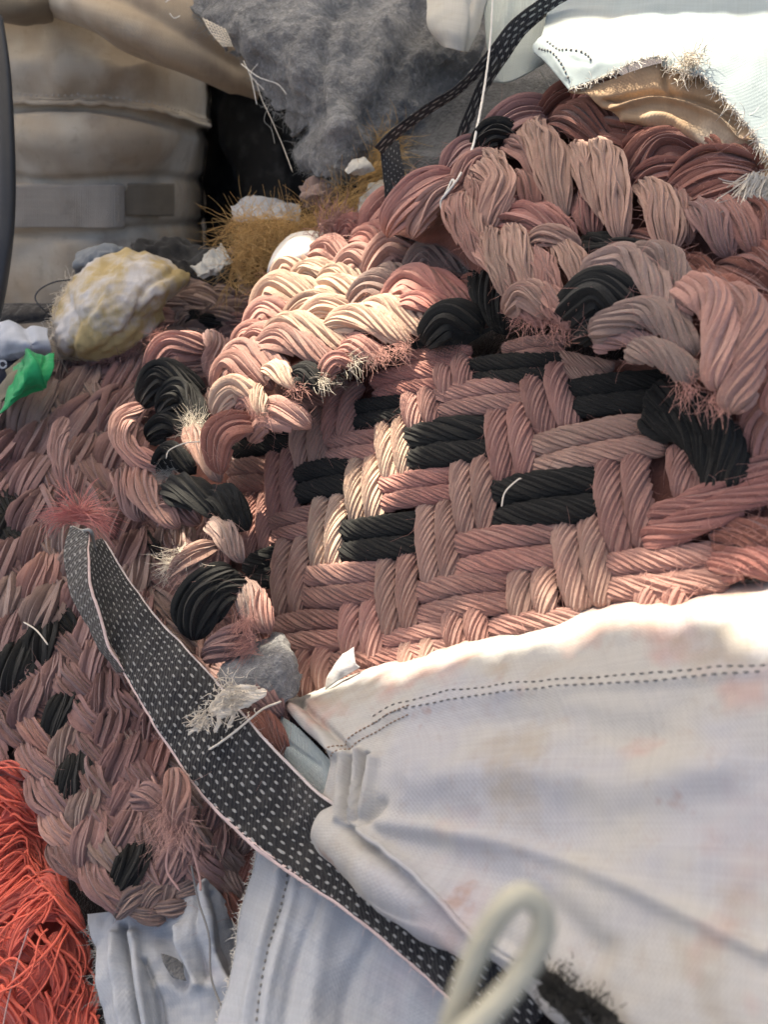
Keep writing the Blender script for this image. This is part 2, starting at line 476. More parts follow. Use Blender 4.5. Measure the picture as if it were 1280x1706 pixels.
def cloth_mat(name, base, stains, weave=1500.0, wb=0.22, dirt=(.30, .28, .24), dirt_amt=0.25, ribs=0.0, rough=0.85, scale=6.0, trans=0.0, sheen=0.1):
    """woven canvas: fine over-and-under threads, soaked-in stains of other colours, dirt specks"""
    k = NT(name)
    o = k.obj()
    col = base
    for i, (c, lo, hi, amt, sc) in enumerate(stains):
        mp = k.n('ShaderNodeMapping'); k.t.links.new(o, mp.inputs[0])
        mp.inputs['Location'].default_value = (i * 3.7, i * 1.9, i * 5.1)
        n = k.noise(mp.outputs[0], sc, 4.0, 0.6)
        col = k.mix(k.math('MULTIPLY', k.ramp(n, lo, hi), amt), col, c)
    n = k.noise(o, 45.0, 5.0, 0.7)
    col = k.mix(k.math('MULTIPLY', k.ramp(n, 0.55, 0.8), dirt_amt), col, c4(*dirt))
    x, y, _ = k.xyz(k.uv())
    jit = k.math('MULTIPLY', k.noise(o, 40.0, 2.0), 1.5)
    wx = k.math('SINE', k.math('ADD', k.math('MULTIPLY', x, weave), jit))
    wy = k.math('SINE', k.math('ADD', k.math('MULTIPLY', y, weave), jit))
    h = k.math('MULTIPLY', wx, wy)
    if ribs:
        h = k.math('ADD', k.math('MULTIPLY', h, 0.3), k.math('MULTIPLY', k.math('SINE', k.math('MULTIPLY', x, ribs)), 0.9))
    # uneven yarn thickness shows as faint streaks both ways
    sx = k.noise(k.comb(k.math('MULTIPLY', x, 420.0), k.math('MULTIPLY', y, 9.0)), 1.0, 2.0)
    sy = k.noise(k.comb(k.math('MULTIPLY', x, 9.0), k.math('MULTIPLY', y, 420.0), 5.0), 1.0, 2.0)
    st = k.math('ADD', sx, sy)
    hs = k.n('ShaderNodeHueSaturation')
    k.put(hs.inputs['Value'], k.math('ADD', 0.80, k.math('MULTIPLY', st, 0.20)))
    k.put(hs.inputs['Color'], col)
    k.bump(k.math('ADD', k.math('ADD', h, k.math('MULTIPLY', st, 1.2)), k.math('MULTIPLY', n, 2.0)), wb, 0.0006)
    m = k.fin(hs.outputs[0], rough, sheen, 0.2)
    if trans:
        tr = k.n('ShaderNodeBsdfTranslucent'); k.put(tr.inputs[0], hs.outputs[0])
        mx = k.n('ShaderNodeMixShader'); mx.inputs[0].default_value = trans
        k.t.links.new(k.b.outputs[0], mx.inputs[1]); k.t.links.new(tr.outputs[0], mx.inputs[2])
        out = [q for q in k.t.nodes if q.type == 'OUTPUT_MATERIAL'][0]
        k.t.links.new(mx.outputs[0], out.inputs[0])
    return m

M_CANVAS = cloth_mat('white_canvas', c4(.40, .395, .375), [(c4(.41, .28, .245), .50, .57, .75, 6.0), (c4(.355, .365, .40), .50, .60, .7, 5.0), (c4(.32, .28, .22), .54, .66, .6, 9.0), (c4(.30, .20, .16), .66, .72, .6, 14.0)], dirt=(.30, .24, .19), dirt_amt=.45, trans=0.10)
M_CANVAS2 = cloth_mat('pale_blue_canvas', c4(.37, .395, .42), [(c4(.41, .37, .41), .5, .65, .6, 9.0), (c4(.29, .31, .33), .52, .66, .7, 7.0)], dirt=(.34, .34, .34), dirt_amt=.25, trans=0.1)
M_CANVAS3 = cloth_mat('sunlit_canvas', c4(.35, .42, .435), [(c4(.48, .46, .40), .55, .7, .5, 6.0)], dirt_amt=.12, trans=0.25)
M_LINING = cloth_mat('tan_lining', c4(.42, .29, .18), [(c4(.26, .17, .11), .48, .66, .7, 9.0), (c4(.58, .52, .42), .55, .7, .6, 6.0)], dirt=(.25, .17, .11), dirt_amt=.4, trans=0.12)
M_BAG = cloth_mat('beige_bag', c4(.38, .305, .22), [(c4(.50, .48, .42), .46, .62, .7, 2.6), (c4(.17, .135, .09), .52, .70, .5, 3.5), (c4(.22, .17, .13), .58, .72, .5, 9.0)], weave=1100, dirt=(.13, .12, .07), dirt_amt=.35)
M_BAGDARK = cloth_mat('dirty_bag', c4(.20, .165, .12), [(c4(.12, .10, .07), .48, .66, .7, 4.0)], weave=1100, dirt=(.09, .08, .05), dirt_amt=.4)
M_BAND = cloth_mat('pale_webbing', c4(.38, .34, .29), [(c4(.28, .24, .19), .5, .7, .6, 12.0)], weave=900, wb=0.8, ribs=1500, dirt_amt=.3)
M_RIB = cloth_mat('ribbed_blue_grey', c4(.30, .36, .37), [(c4(.40, .42, .40), .5, .7, .6, 12.0)], weave=900, wb=0.8, ribs=2600, dirt_amt=.2)
M_GREEN = cloth_mat('green_nylon', c4(.02, .42, .16), [(c4(.02, .30, .12), .5, .7, .6, 20.0)], weave=2200, wb=.12, dirt_amt=.03, rough=.45, trans=.3)
M_OLIVE = cloth_mat('olive_cloth', c4(.20, .18, .13), [], dirt_amt=.2)
M_PALEBLUE = cloth_mat('pale_blue_cotton', c4(.36, .40, .47), [], dirt_amt=.15)
M_NAVY = cloth_mat('navy_cloth', c4(.012, .016, .03), [], dirt_amt=.05)
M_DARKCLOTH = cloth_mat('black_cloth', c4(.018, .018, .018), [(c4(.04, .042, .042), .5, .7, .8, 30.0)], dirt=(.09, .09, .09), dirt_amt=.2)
M_YELLOW = cloth_mat('yellowed_padding', c4(.46, .36, .18), [(c4(.58, .58, .60), .44, .58, .9, 11.0), (c4(.40, .30, .13), .52, .68, .6, 14.0)], weave=2000, wb=.2, dirt=(.25, .18, .08), dirt_amt=.3, rough=.7, trans=.15)
M_SHEET = cloth_mat('thin_white_sheet', c4(.58, .57, .52), [(c4(.42, .36, .25), .5, .68, .6, 8.0)], dirt_amt=.15, trans=.3)
M_MINT = cloth_mat('pale_green_cloth', c4(.42, .47, .44), [(c4(.35, .40, .36), .5, .7, .6, 10.0)], weave=1000, wb=.5, ribs=1700, trans=.2)

def felt_mat(name, a, b, c):
    k = NT(name)
    o = k.obj()
    n1 = k.noise(o, 14.0, 5.0, 0.65); n2 = k.noise(o, 160.0, 4.0, 0.7); n3 = k.noise(o, 420.0, 2.0)
    col = k.mix(k.ramp(n1, .36, .66), a, b)
    col = k.mix(k.math('MULTIPLY', k.ramp(n2, .48, .7), .7), col, c)
    k.bump(k.math('ADD', k.math('MULTIPLY', n1, 2.0), k.math('ADD', k.math('MULTIPLY', n2, 1.6), k.math('MULTIPLY', n3, .6))), 1.0, .004)
    return k.fin(col, .95, .3, .1)

M_FELT = felt_mat('grey_felt', c4(.16, .16, .158), c4(.25, .25, .245), c4(.40, .40, .39))
M_FELT2 = felt_mat('dark_grey_felt', c4(.10, .10, .097), c4(.15, .15, .142), c4(.24, .24, .23))
M_HEAP = felt_mat('compacted_rags', c4(.022, .017, .015), c4(.04, .028, .026), c4(.06, .045, .04))

def webbing_mat(name, cols, rate, w=(.26, .20), dark=(.016, .016, .018), light=(.56, .56, .54), slant=.37, dust=.18):
    """black webbing with rows of pale warp dots; u runs across 0..1, v along in widths"""
    k = NT(name)
    x, y, _ = k.xyz(k.uv())
    o = k.obj()
    xs = k.math('ADD', k.math('MULTIPLY', x, cols), k.math('MULTIPLY', k.noise(o, 30.0, 2.0), .5))
    ci = k.math('FLOOR', xs)
    ys = k.math('ADD', k.math('MULTIPLY', y, rate), k.math('ADD', k.math('MULTIPLY', ci, slant), k.math('MULTIPLY', k.noise(o, 22.0, 3.0), 2.6)))
    fx = k.math('SUBTRACT', k.math('FRACT', xs), .5); fy = k.math('SUBTRACT', k.math('FRACT', ys), .5)
    cell = k.noise(k.comb(k.math('MULTIPLY', ci, 3.17), k.math('MULTIPLY', k.math('FLOOR', ys), 2.71)), 1.0, 0.0)
    d = k.math('ADD', k.math('POWER', k.math('DIVIDE', fx, w[0]), 2.0), k.math('POWER', k.math('DIVIDE', fy, w[1]), 2.0))
    d = k.math('SUBTRACT', d, k.math('MULTIPLY', k.math('SUBTRACT', cell, .5), 1.6))
    dot = k.math('SUBTRACT', 1.0, k.ramp(d, .6, 1.15), clamp=True)
    n = k.noise(o, 70.0, 4.0, .7)
    base = k.mix(k.math('MULTIPLY', k.ramp(n, .45, .8), dust * 2), c4(*dark), c4(.10, .10, .09))
    col = k.mix(k.math('MULTIPLY', dot, .9), base, k.mix(n, c4(*[v * .6 for v in light]), c4(*light)))
    wv = k.math('SINE', k.math('MULTIPLY', k.math('ADD', k.math('MULTIPLY', xs, 2.0), k.math('MULTIPLY', ys, 2.0)), 6.283))
    k.bump(k.math('ADD', k.math('MULTIPLY', dot, 1.5), k.math('ADD', k.math('MULTIPLY', wv, .5), k.math('MULTIPLY', n, 1.0))), .9, .0012)
    return k.fin(col, .75, .1, .3)

M_WEB = webbing_mat('dotted_webbing', 10.0, 7.5, w=(.16, .25), light=(.44, .44, .42))
M_WEBGREY = webbing_mat('dusty_webbing', 9.0, 7.0, dark=(.07, .065, .06), light=(.34, .33, .31), dust=.5)
M_WEB2 = webbing_mat('dashed_webbing', 3.0, 1.6, w=(.2, .3), slant=.5, light=(.55, .55, .5))
M_WEB3 = webbing_mat('speckled_webbing', 7.0, 4.0, w=(.16, .13), slant=.43, light=(.5, .5, .46))

def plain(name, col, rough, spec=.4, noise_amt=.3, sc=30., sheen=0.):
    k = NT(name)
    n = k.noise(k.obj(), sc, 4.0, .6)
    k.bump(n, .25, .001)
    return k.fin(k.mix(n, c4(*[v * (1 - noise_amt) for v in col]), c4(*[v * (1 + noise_amt) for v in col])), rough, sheen, spec)

M_HOSE = plain('black_rubber', (.02, .024, .03), .45)
M_PLASTIC = plain('grey_plastic', (.34, .35, .36), .4, .4, .15)
M_CUP = plain('white_shell', (.62, .60, .56), .5, .3, .12, 40.)
M_SEAMTH = plain('grey_stitch', (.19, .185, .175), .9, .2)
M_SEAMBR = plain('brown_stitch', (.25, .17, .12), .8)
M_CORD = plain('pale_cord', (.36, .355, .285), .7, .3, .12, 25.)

# ------------------------------------------------------------------ surfaces of the heap
S_MAIN = plane(1.24, 780, 850, .00072, .00031)                              # the flat woven panel
S_FOLD = Surf(lambda x, y: 1.10 + .00055 * (x - 900) + .00072 * (y - 230) - .00000022 * np.maximum(0, 330 - y)**2 * 6)
S_FLAP = Surf(lambda x, y: 1.07 + .00045 * (x - 550) + .00085 * (y - 600))
S_LEFT = Surf(lambda x, y: 1.03 + .00062 * (y - 1000) - .0000009 * (x - 200)**2)
S_MESS = Surf(lambda x, y: 1.04 + .0003 * (x - 320) + .00055 * (y - 800))

# ------------------------------------------------------------------ unseen sheet added above the heap to shade it; holes cut for sun patches
MASK_Z = 2.6
def up_to_mask(p): return p[..., :2] + SUN_TO[:2] / SUN_TO[2] * (MASK_Z - p[..., 2:3])
def inside(x, y, poly):
    c = np.zeros(x.shape, bool)
    for k in range(len(poly)):
        (x1, y1), (x2, y2) = poly[k - 1], poly[k]
        c ^= ((y1 > y) != (y2 > y)) & (x < (x2 - x1) * (y - y1) / (y2 - y1 + 1e-12) + x1)
    return c
SUN_HOLES = [
    [S_FLAP.pos(*p) for p in ((445., 478.), (505., 432.), (600., 425.), (625., 470.), (615., 520.), (700., 545.), (722., 575.), (600., 605.), (500., 660.), (380., 690.), (370., 650.), (415., 560.))],
    [S_MAIN.pos(*p) for p in ((632., 700.), (690., 700.), (684., 785.), (642., 812.), (640., 868.), (580., 872.), (577., 940.), (520., 945.), (522., 835.), (582., 825.), (584., 770.))],
    [S_MESS.pos(*p) for p in ((315., 722.), (372., 722.), (384., 800.), (340., 810.))],
    [S_MESS.pos(*p) for p in ((290., 925.), (345., 900.), (375., 915.), (365., 985.), (305., 985.))],
    [S_MESS.pos(*p) for p in ((262., 600.), (335., 565.), (362., 600.), (290., 650.))],
    [S_MESS.pos(*p) for p in ((222., 690.), (252., 690.), (252., 775.), (228., 770.))],
    [unproj(x, y, 1.20 + .00088 * (x - 600) + .001 * (y - 1110)) for x, y in ((455., 1195.), (475., 1175.), (600., 1124.), (740., 1084.), (900., 1045.), (1060., 1008.), (1340., 975.), (1340., 1125.), (1230., 1115.), (1190., 1060.), (1090., 1072.), (1000., 1068.), (930., 1098.), (820., 1112.), (720., 1150.), (600., 1160.), (540., 1185.))],
    [unproj(x, y, i) for x, y, i in ((870., 60., 1.05), (900., 20., 1.0), (1340., 20., 1.1), (1340., 340., 1.45), (1270., 280., 1.4), (1225., 200., 1.34), (1150., 105., 1.29), (1050., 125., 1.25), (945., 160., 1.18))],
    [unproj(x, y, 1.345) for x, y in ((345., 1185.), (400., 1140.), (435., 1150.), (400., 1195.), (360., 1205.))]]
SUN_HOLES = [up_to_mask(np.array(t)) for t in SUN_HOLES]
ax, ay = np.arange(-2.0, 1.25, .015), np.arange(.75, 3.0, .015)
AX, AY = np.meshgrid(ax, ay)
rag = np.stack([AX * 28, AY * 28, AX * 0], -1)
AJX, AJY = AX + .007 * fbm(rag, 3), AY + .007 * fbm(rag, 9)
hole = np.zeros(AX.shape, bool)
for t in SUN_HOLES: hole |= inside(AJX, AJY, [tuple(p) for p in t])
AF = grid_faces(len(ay), len(ax), False)
AF = AF[~hole.ravel()[AF].any(1)]
sun_mask = link('sun_mask', np.stack([AX, AY, MASK_Z + .03 * np.sin(AX * 3) * np.sin(AY * 2.5)], -1), AF, cloth_mat('sun_mask_sheet', c4(.70, .68, .62), [], weave=900, trans=.45), None, np.stack([AX, AY], -1), True, 0, None, heap=False)  # translucent, so the added sheet also gives soft light from above
tag(sun_mask, 'added off-white sheet out of the picture, pierced to cast sun patches and shade', 'sun_mask')

# ------------------------------------------------------------------ the woven rope mat
mat_main = thing('woven_rope_mat', 'large pink and black mat of thick paired ropes, folded over at the upper right', 'rope mat', S_MAIN.pos(800., 1100.) + np.array([0, 0, -.12]))

# its three regions, each a sheet of compacted yarn that carries its strands
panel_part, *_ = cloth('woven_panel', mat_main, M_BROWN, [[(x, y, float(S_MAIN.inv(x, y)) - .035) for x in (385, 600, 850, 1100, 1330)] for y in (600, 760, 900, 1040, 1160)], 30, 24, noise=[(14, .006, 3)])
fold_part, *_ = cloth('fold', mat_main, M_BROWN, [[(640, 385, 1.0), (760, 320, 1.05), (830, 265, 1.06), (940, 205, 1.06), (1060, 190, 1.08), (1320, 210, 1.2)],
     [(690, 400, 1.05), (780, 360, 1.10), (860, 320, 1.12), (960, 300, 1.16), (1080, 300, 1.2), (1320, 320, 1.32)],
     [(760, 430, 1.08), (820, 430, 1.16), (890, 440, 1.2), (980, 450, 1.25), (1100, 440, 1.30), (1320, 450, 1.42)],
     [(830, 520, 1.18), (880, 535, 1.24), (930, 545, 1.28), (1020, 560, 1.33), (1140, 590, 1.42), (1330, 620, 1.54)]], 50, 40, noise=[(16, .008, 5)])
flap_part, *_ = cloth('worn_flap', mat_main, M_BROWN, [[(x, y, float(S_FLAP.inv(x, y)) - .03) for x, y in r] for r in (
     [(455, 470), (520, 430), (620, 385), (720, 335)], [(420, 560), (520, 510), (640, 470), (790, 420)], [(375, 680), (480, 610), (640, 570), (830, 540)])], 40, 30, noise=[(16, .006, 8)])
HOST = {id(S_MAIN): panel_part, id(S_FOLD): fold_part, id(S_FLAP): flap_part}

def pair(x0, y0, x1, y1, w, m, ang=36, lift=0.0, mid=None, dip=.55, thick=.85, n=2, fuzz=1.0, surf=S_MAIN):
    d = np.array([x1 - x0, y1 - y0], float); L = np.hypot(*d); d /= L
    pr = np.array([-d[1], d[0]])
    ext = min(12, L * .12)
    a = np.array([x0, y0]) - d * ext; b = np.array([x1, y1]) + d * ext
    c = (a + b) / 2 + pr * rng.normal(0, 1.2) if mid is None else np.array(mid, float)
    for k in range(n):
        off = (k - (n - 1) / 2) * w / n
        j = rng.normal(0, .8, 2)
        strand(panel_part, m, surf, [a + j, c, b + rng.normal(0, .8, 2)], w / n * 1.05, lift, dip, thick, off=off,
               yarns=14, ang=ang + rng.normal(0, 2), step=3.6, taper=.14, fuzz=fuzz, lump=.05, wander=.12, loose=.05,
               name='black_strand' if m is M_BLACK else 'strand')

# vertical floats
for x0, y0, x1, y1, w in [
    (520, 693, 524, 783, 54), (471, 756, 476, 858, 50), (432, 829, 436, 919, 43), (580, 650, 566, 734, 50),
    (655, 707, 668, 797, 54), (609, 772, 614, 865, 57), (551, 833, 547, 937, 54), (492, 903, 487, 1012, 54),
    (697, 655, 713, 716, 58), (752, 607, 768, 655, 62), (787, 767, 799, 888, 70), (728, 850, 740, 974, 66),
    (664, 932, 672, 1052, 68), (847, 689, 864, 798, 76), (905, 624, 932, 708, 80), (1034, 764, 1056, 908, 94),
    (963, 878, 985, 998, 88), (890, 954, 894, 1030, 80), (1152, 750, 1166, 830, 82), (606, 1010, 613, 1100, 68),
    (527, 1085, 532, 1150, 60), (780, 1010, 786, 1080, 74), (1105, 960, 1112, 1040, 90), (700, 1075, 706, 1150, 68)]:
    lit = (x0, y0) in ((655, 707), (609, 772), (551, 833))  # floats in the sun strip get the paler sunlit colour
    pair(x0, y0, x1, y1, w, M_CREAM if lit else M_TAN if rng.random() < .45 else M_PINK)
# horizontal floats
for x0, y0, x1, y1, w, m in [
    (398, 735, 492, 729, 54, M_BLACK), (390, 793, 447, 792, 54, M_PINK), (497, 808, 588, 793, 62, M_BLACK), (549, 748, 633, 740, 48, M_PINK),
    (590, 693, 677, 680, 46, M_BLACK), (632, 645, 735, 632, 48, M_ROSE), (455, 884, 528, 868, 50, M_PINK), (422, 957, 476, 938, 60, M_BLACK),
    (688, 748, 815, 734, 76, M_BLACK), (638, 823, 755, 808, 58, M_ROSE), (577, 902, 697, 890, 74, M_BLACK), (513, 977, 630, 968, 72, M_PINK),
    (735, 673, 872, 656, 56, M_PINK), (792, 622, 938, 612, 52, M_BLACK), (893, 762, 1095, 724, 74, M_TAN), (833, 843, 1003, 823, 92, M_BLACK),
    (765, 930, 932, 906, 82, M_PINK), (703, 1007, 852, 986, 76, M_PINK), (955, 664, 1120, 650, 66, M_BLACK), (1012, 962, 1198, 944, 86, M_PINK),
    (463, 1060, 574, 1048, 68, M_PINK), (643, 1082, 752, 1062, 60, M_PINK), (680, 606, 776, 596, 40, M_ROSE), (470, 660, 545, 655, 46, M_PINK),
    (935, 605, 1010, 622, 44, M_TAN), (830, 1065, 960, 1050, 76, M_PINK), (560, 1120, 660, 1110, 66, M_PINK), (850, 590, 930, 580, 40, M_PINK)]:
    pair(x0, y0, x1, y1, w, m, ang=30)
# right-hand border: black bight turning down, diagonal pair and worn block
def single(path, w, m, surf=S_MAIN, lift=0.0, **kw):
    kw.setdefault('yarns', 14); kw.setdefault('ext', .06)
    return strand(HOST[id(surf)], m, surf, path, w, lift, name='black_strand' if m is M_BLACK else 'strand', **kw)
single([(1095, 668), (1165, 690), (1215, 740), (1228, 815)], 66, M_BLACK, lift=.012, fuzz=3)
single([(1085, 700), (1150, 722), (1190, 770), (1205, 830)], 60, M_BLACK, lift=.008, fuzz=3)
single([(1085, 905), (1170, 870), (1300, 810)], 52, M_ROSE, lift=.008, ang=25)
single([(1090, 870), (1180, 838), (1300, 770)], 48, M_ROSE, lift=.006, ang=25)
single([(1200, 900), (1250, 895), (1310, 900)], 62, M_BROWN, fuzz=4)
single([(1195, 945), (1250, 935), (1310, 940)], 62, M_ROSE, fuzz=4)
single([(1268, 640), (1262, 720), (1290, 800)], 60, M_ROSE, fuzz=4)
single([(1238, 700), (1235, 770), (1262, 840)], 50, M_BROWN, fuzz=3, lift=-.01)

# the fold that comes over from behind and hangs towards the camera
LEAFY = dict(yarns=24, ang=10, leaf=True, taper=.3, lump=.22, step=5.0, dip=.75, thick=.62, wander=.5, loose=.16, ext=.16, sides=4)
for path, w, m, lift in [
    ([(648, 362), (675, 340), (702, 325)], 26, M_ROSE, 0), ([(650, 380), (700, 345), (752, 300)], 46, M_ROSE, .004), ([(690, 385), (730, 350), (772, 310)], 40, M_PINK, .004),
    ([(742, 296), (775, 268), (812, 250)], 32, M_MAUVE, .004), ([(796, 268), (828, 250), (862, 240)], 30, M_BLACK, .012), ([(765, 330), (790, 295), (830, 275)], 36, M_PINK, .004),
    ([(806, 248), (860, 220), (920, 194)], 42, M_MAUVE, 0), ([(905, 205), (945, 188), (995, 172)], 40, M_BROWN, 0), ([(955, 195), (985, 178), (1020, 180)], 46, M_ROSE, .006),
    ([(930, 215), (965, 222), (1022, 245)], 50, M_BROWN, .004), ([(1000, 205), (1050, 225), (1110, 230)], 50, M_BROWN, 0),
    ([(885, 226), (918, 285), (942, 362)], 60, M_TAN, .016), ([(850, 250), (885, 270), (910, 320)], 46, M_PINK, .006),
    ([(960, 262), (985, 310), (1012, 372)], 52, M_TAN, .016), ([(995, 262), (1022, 320), (1040, 405)], 60, M_TAN, .020), ([(975, 320), (980, 350), (990, 385)], 52, M_ROSE, 0),
    ([(1052, 312), (1095, 280), (1155, 262)], 56, M_BROWN, .008), ([(1055, 330), (1100, 312), (1150, 300)], 36, M_BROWN, .010), ([(1040, 262), (1080, 258), (1140, 240)], 46, M_BROWN, 0),
    ([(1118, 338), (1180, 315), (1250, 296)], 52, M_BROWN, .010), ([(1148, 364), (1195, 350), (1250, 330)], 44, M_BROWN, .010), ([(1150, 270), (1180, 275), (1205, 300)], 50, M_BROWN, 0), ([(1205, 270), (1235, 280), (1270, 300)], 46, M_BROWN, 0),
    ([(1074, 328), (1105, 375), (1120, 432)], 56, M_TAN, .018), ([(1120, 340), (1140, 370), (1150, 412)], 44, M_PINK, .014), ([(1158, 366), (1185, 400), (1212, 440)], 58, M_MAUVE, .018), ([(1190, 355), (1225, 390), (1256, 432)], 52, M_PINK, .016),
    ([(1235, 345), (1262, 380), (1290, 425)], 50, M_BROWN, .012), ([(1120, 440), (1150, 455), (1190, 490)], 66, M_BROWN, -.006), ([(1190, 455), (1230, 480), (1290, 500)], 66, M_BROWN, 0), ([(1200, 510), (1250, 525), (1300, 540)], 60, M_BROWN, -.004), ([(1240, 430), (1275, 445), (1310, 470)], 60, M_BROWN, 0),
    ([(1040, 400), (1080, 415), (1130, 420)], 46, M_BROWN, 0), ([(862, 290), (880, 318), (892, 352)], 64, M_PINK, -.004), ([(900, 330), (915, 350), (935, 380)], 50, M_ROSE, -.006),
    ([(842, 378), (890, 385), (946, 408)], 54, M_ROSE, .006), ([(808, 278), (832, 295), (852, 325)], 38, M_TAN, .012), ([(802, 300), (842, 338), (820, 400)], 48, M_TAN, .020), ([(790, 310), (806, 345), (812, 385)], 36, M_PINK, .014),
    ([(764, 345), (780, 400), (815, 450)], 46, M_PINK, .016), ([(782, 345), (800, 395), (815, 435)], 36, M_TAN, .018), ([(790, 418), (835, 465), (880, 520)], 40, M_PINK, .016),
    ([(818, 405), (838, 450), (858, 508)], 44, M_TAN, .020), ([(856, 402), (875, 450), (898, 512)], 48, M_TAN, .022), ([(884, 434), (920, 424), (966, 432)], 30, M_TAN, .020),
    ([(895, 442), (915, 480), (936, 528)], 46, M_PINK, .022), ([(938, 430), (960, 460), (988, 510)], 44, M_TAN, .020), ([(856, 540), (885, 528), (920, 545)], 46, M_TAN, .022), ([(905, 508), (930, 530), (960, 566)], 44, M_PINK, .022), ([(868, 515), (890, 530), (910, 555)], 40, M_PINK, .016),
    ([(955, 440), (1035, 450), (1118, 436)], 54, M_BLACK, .004), ([(958, 400), (1000, 410), (1060, 428)], 46, M_BLACK, -.008)]:
    single(path, w, m, S_FOLD, lift, fuzz=1.6, **LEAFY)
TW = dict(yarns=14, ang=28, taper=.2, lump=.10, step=3.4, thick=.72, dip=.6, wander=.25, loose=.10)
for path, w, m, lift in [
    ([(985, 498), (1050, 474), (1105, 522), (1142, 585)], 52, M_DUST, .024), ([(1060, 470), (1118, 478), (1158, 545)], 48, M_DUST, .026),
    ([(960, 550), (1000, 528), (1050, 528)], 64, M_BLACK, .020), ([(970, 575), (1005, 560), (1040, 562)], 40, M_BLACK, .014),
    ([(1000, 580), (1090, 562), (1160, 612)], 46, M_DUST, .024), ([(1000, 592), (1060, 590), (1120, 612)], 30, M_MAUVE, .016), ([(1060, 606), (1110, 622), (1160, 652)], 42, M_DUST, .020),
    ([(1138, 522), (1200, 560), (1204, 672)], 62, M_PINK, .028), ([(1182, 520), (1252, 560), (1246, 650), (1222, 708)], 58, M_PINK, .024), ([(1225, 560), (1285, 600), (1290, 690)], 56, M_ROSE, .010), ([(1160, 470), (1200, 500), (1260, 520)], 50, M_BROWN, .006)]:
    single(path, w, m, S_FOLD, lift, fuzz=1.4, **TW)


# the worn flap of twisted strands on the left of the fold
for path, w, m, lift in [
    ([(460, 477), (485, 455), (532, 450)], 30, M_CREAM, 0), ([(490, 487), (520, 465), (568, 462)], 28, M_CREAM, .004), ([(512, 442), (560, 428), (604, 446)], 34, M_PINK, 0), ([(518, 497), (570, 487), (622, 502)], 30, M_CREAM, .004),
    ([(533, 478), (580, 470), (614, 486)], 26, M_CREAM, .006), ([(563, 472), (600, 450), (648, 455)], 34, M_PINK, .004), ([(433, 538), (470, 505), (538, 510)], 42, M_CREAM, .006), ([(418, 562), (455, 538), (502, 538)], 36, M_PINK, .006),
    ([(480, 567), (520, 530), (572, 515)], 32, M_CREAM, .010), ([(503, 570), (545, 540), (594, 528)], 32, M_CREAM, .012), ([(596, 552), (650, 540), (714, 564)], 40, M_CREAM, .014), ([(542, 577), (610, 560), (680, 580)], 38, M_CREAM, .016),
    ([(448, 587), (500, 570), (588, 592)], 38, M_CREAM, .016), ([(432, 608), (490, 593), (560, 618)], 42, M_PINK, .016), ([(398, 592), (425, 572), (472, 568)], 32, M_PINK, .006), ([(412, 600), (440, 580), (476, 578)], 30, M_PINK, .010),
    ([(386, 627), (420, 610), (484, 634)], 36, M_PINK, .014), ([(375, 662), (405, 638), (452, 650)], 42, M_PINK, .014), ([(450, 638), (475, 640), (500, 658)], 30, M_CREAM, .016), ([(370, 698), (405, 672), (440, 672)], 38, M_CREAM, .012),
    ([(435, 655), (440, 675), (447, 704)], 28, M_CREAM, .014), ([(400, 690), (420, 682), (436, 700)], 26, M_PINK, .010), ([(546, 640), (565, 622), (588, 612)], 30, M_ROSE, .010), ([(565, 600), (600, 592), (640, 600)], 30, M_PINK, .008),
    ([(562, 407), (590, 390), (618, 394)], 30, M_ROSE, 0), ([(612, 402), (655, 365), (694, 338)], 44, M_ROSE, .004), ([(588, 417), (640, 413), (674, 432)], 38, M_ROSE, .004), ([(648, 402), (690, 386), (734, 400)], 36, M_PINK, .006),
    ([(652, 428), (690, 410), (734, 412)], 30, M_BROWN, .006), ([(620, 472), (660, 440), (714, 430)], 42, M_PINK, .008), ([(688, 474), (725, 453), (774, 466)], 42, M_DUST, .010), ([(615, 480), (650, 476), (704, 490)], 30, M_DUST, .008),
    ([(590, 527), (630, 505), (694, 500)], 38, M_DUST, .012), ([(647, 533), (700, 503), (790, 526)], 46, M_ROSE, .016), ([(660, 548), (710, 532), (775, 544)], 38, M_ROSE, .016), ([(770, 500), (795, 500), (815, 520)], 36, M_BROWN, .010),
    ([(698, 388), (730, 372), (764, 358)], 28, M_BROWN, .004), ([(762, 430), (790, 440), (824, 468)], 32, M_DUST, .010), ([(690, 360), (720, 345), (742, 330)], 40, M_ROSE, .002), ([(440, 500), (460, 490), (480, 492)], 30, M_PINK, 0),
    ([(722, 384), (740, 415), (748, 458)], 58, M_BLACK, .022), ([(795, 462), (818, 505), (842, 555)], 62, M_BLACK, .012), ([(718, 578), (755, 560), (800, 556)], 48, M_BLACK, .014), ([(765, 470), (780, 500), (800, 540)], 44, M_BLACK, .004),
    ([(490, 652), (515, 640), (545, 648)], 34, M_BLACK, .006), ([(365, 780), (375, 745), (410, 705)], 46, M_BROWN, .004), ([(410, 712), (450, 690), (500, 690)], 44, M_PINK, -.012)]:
    single(path, w, m, S_FLAP, lift, fuzz=2.2, yarns=16, ang=24, taper=.3, leaf=True, lump=.16, step=3.2, dip=.7, thick=.68, wander=.3, loose=.12, ext=.10)
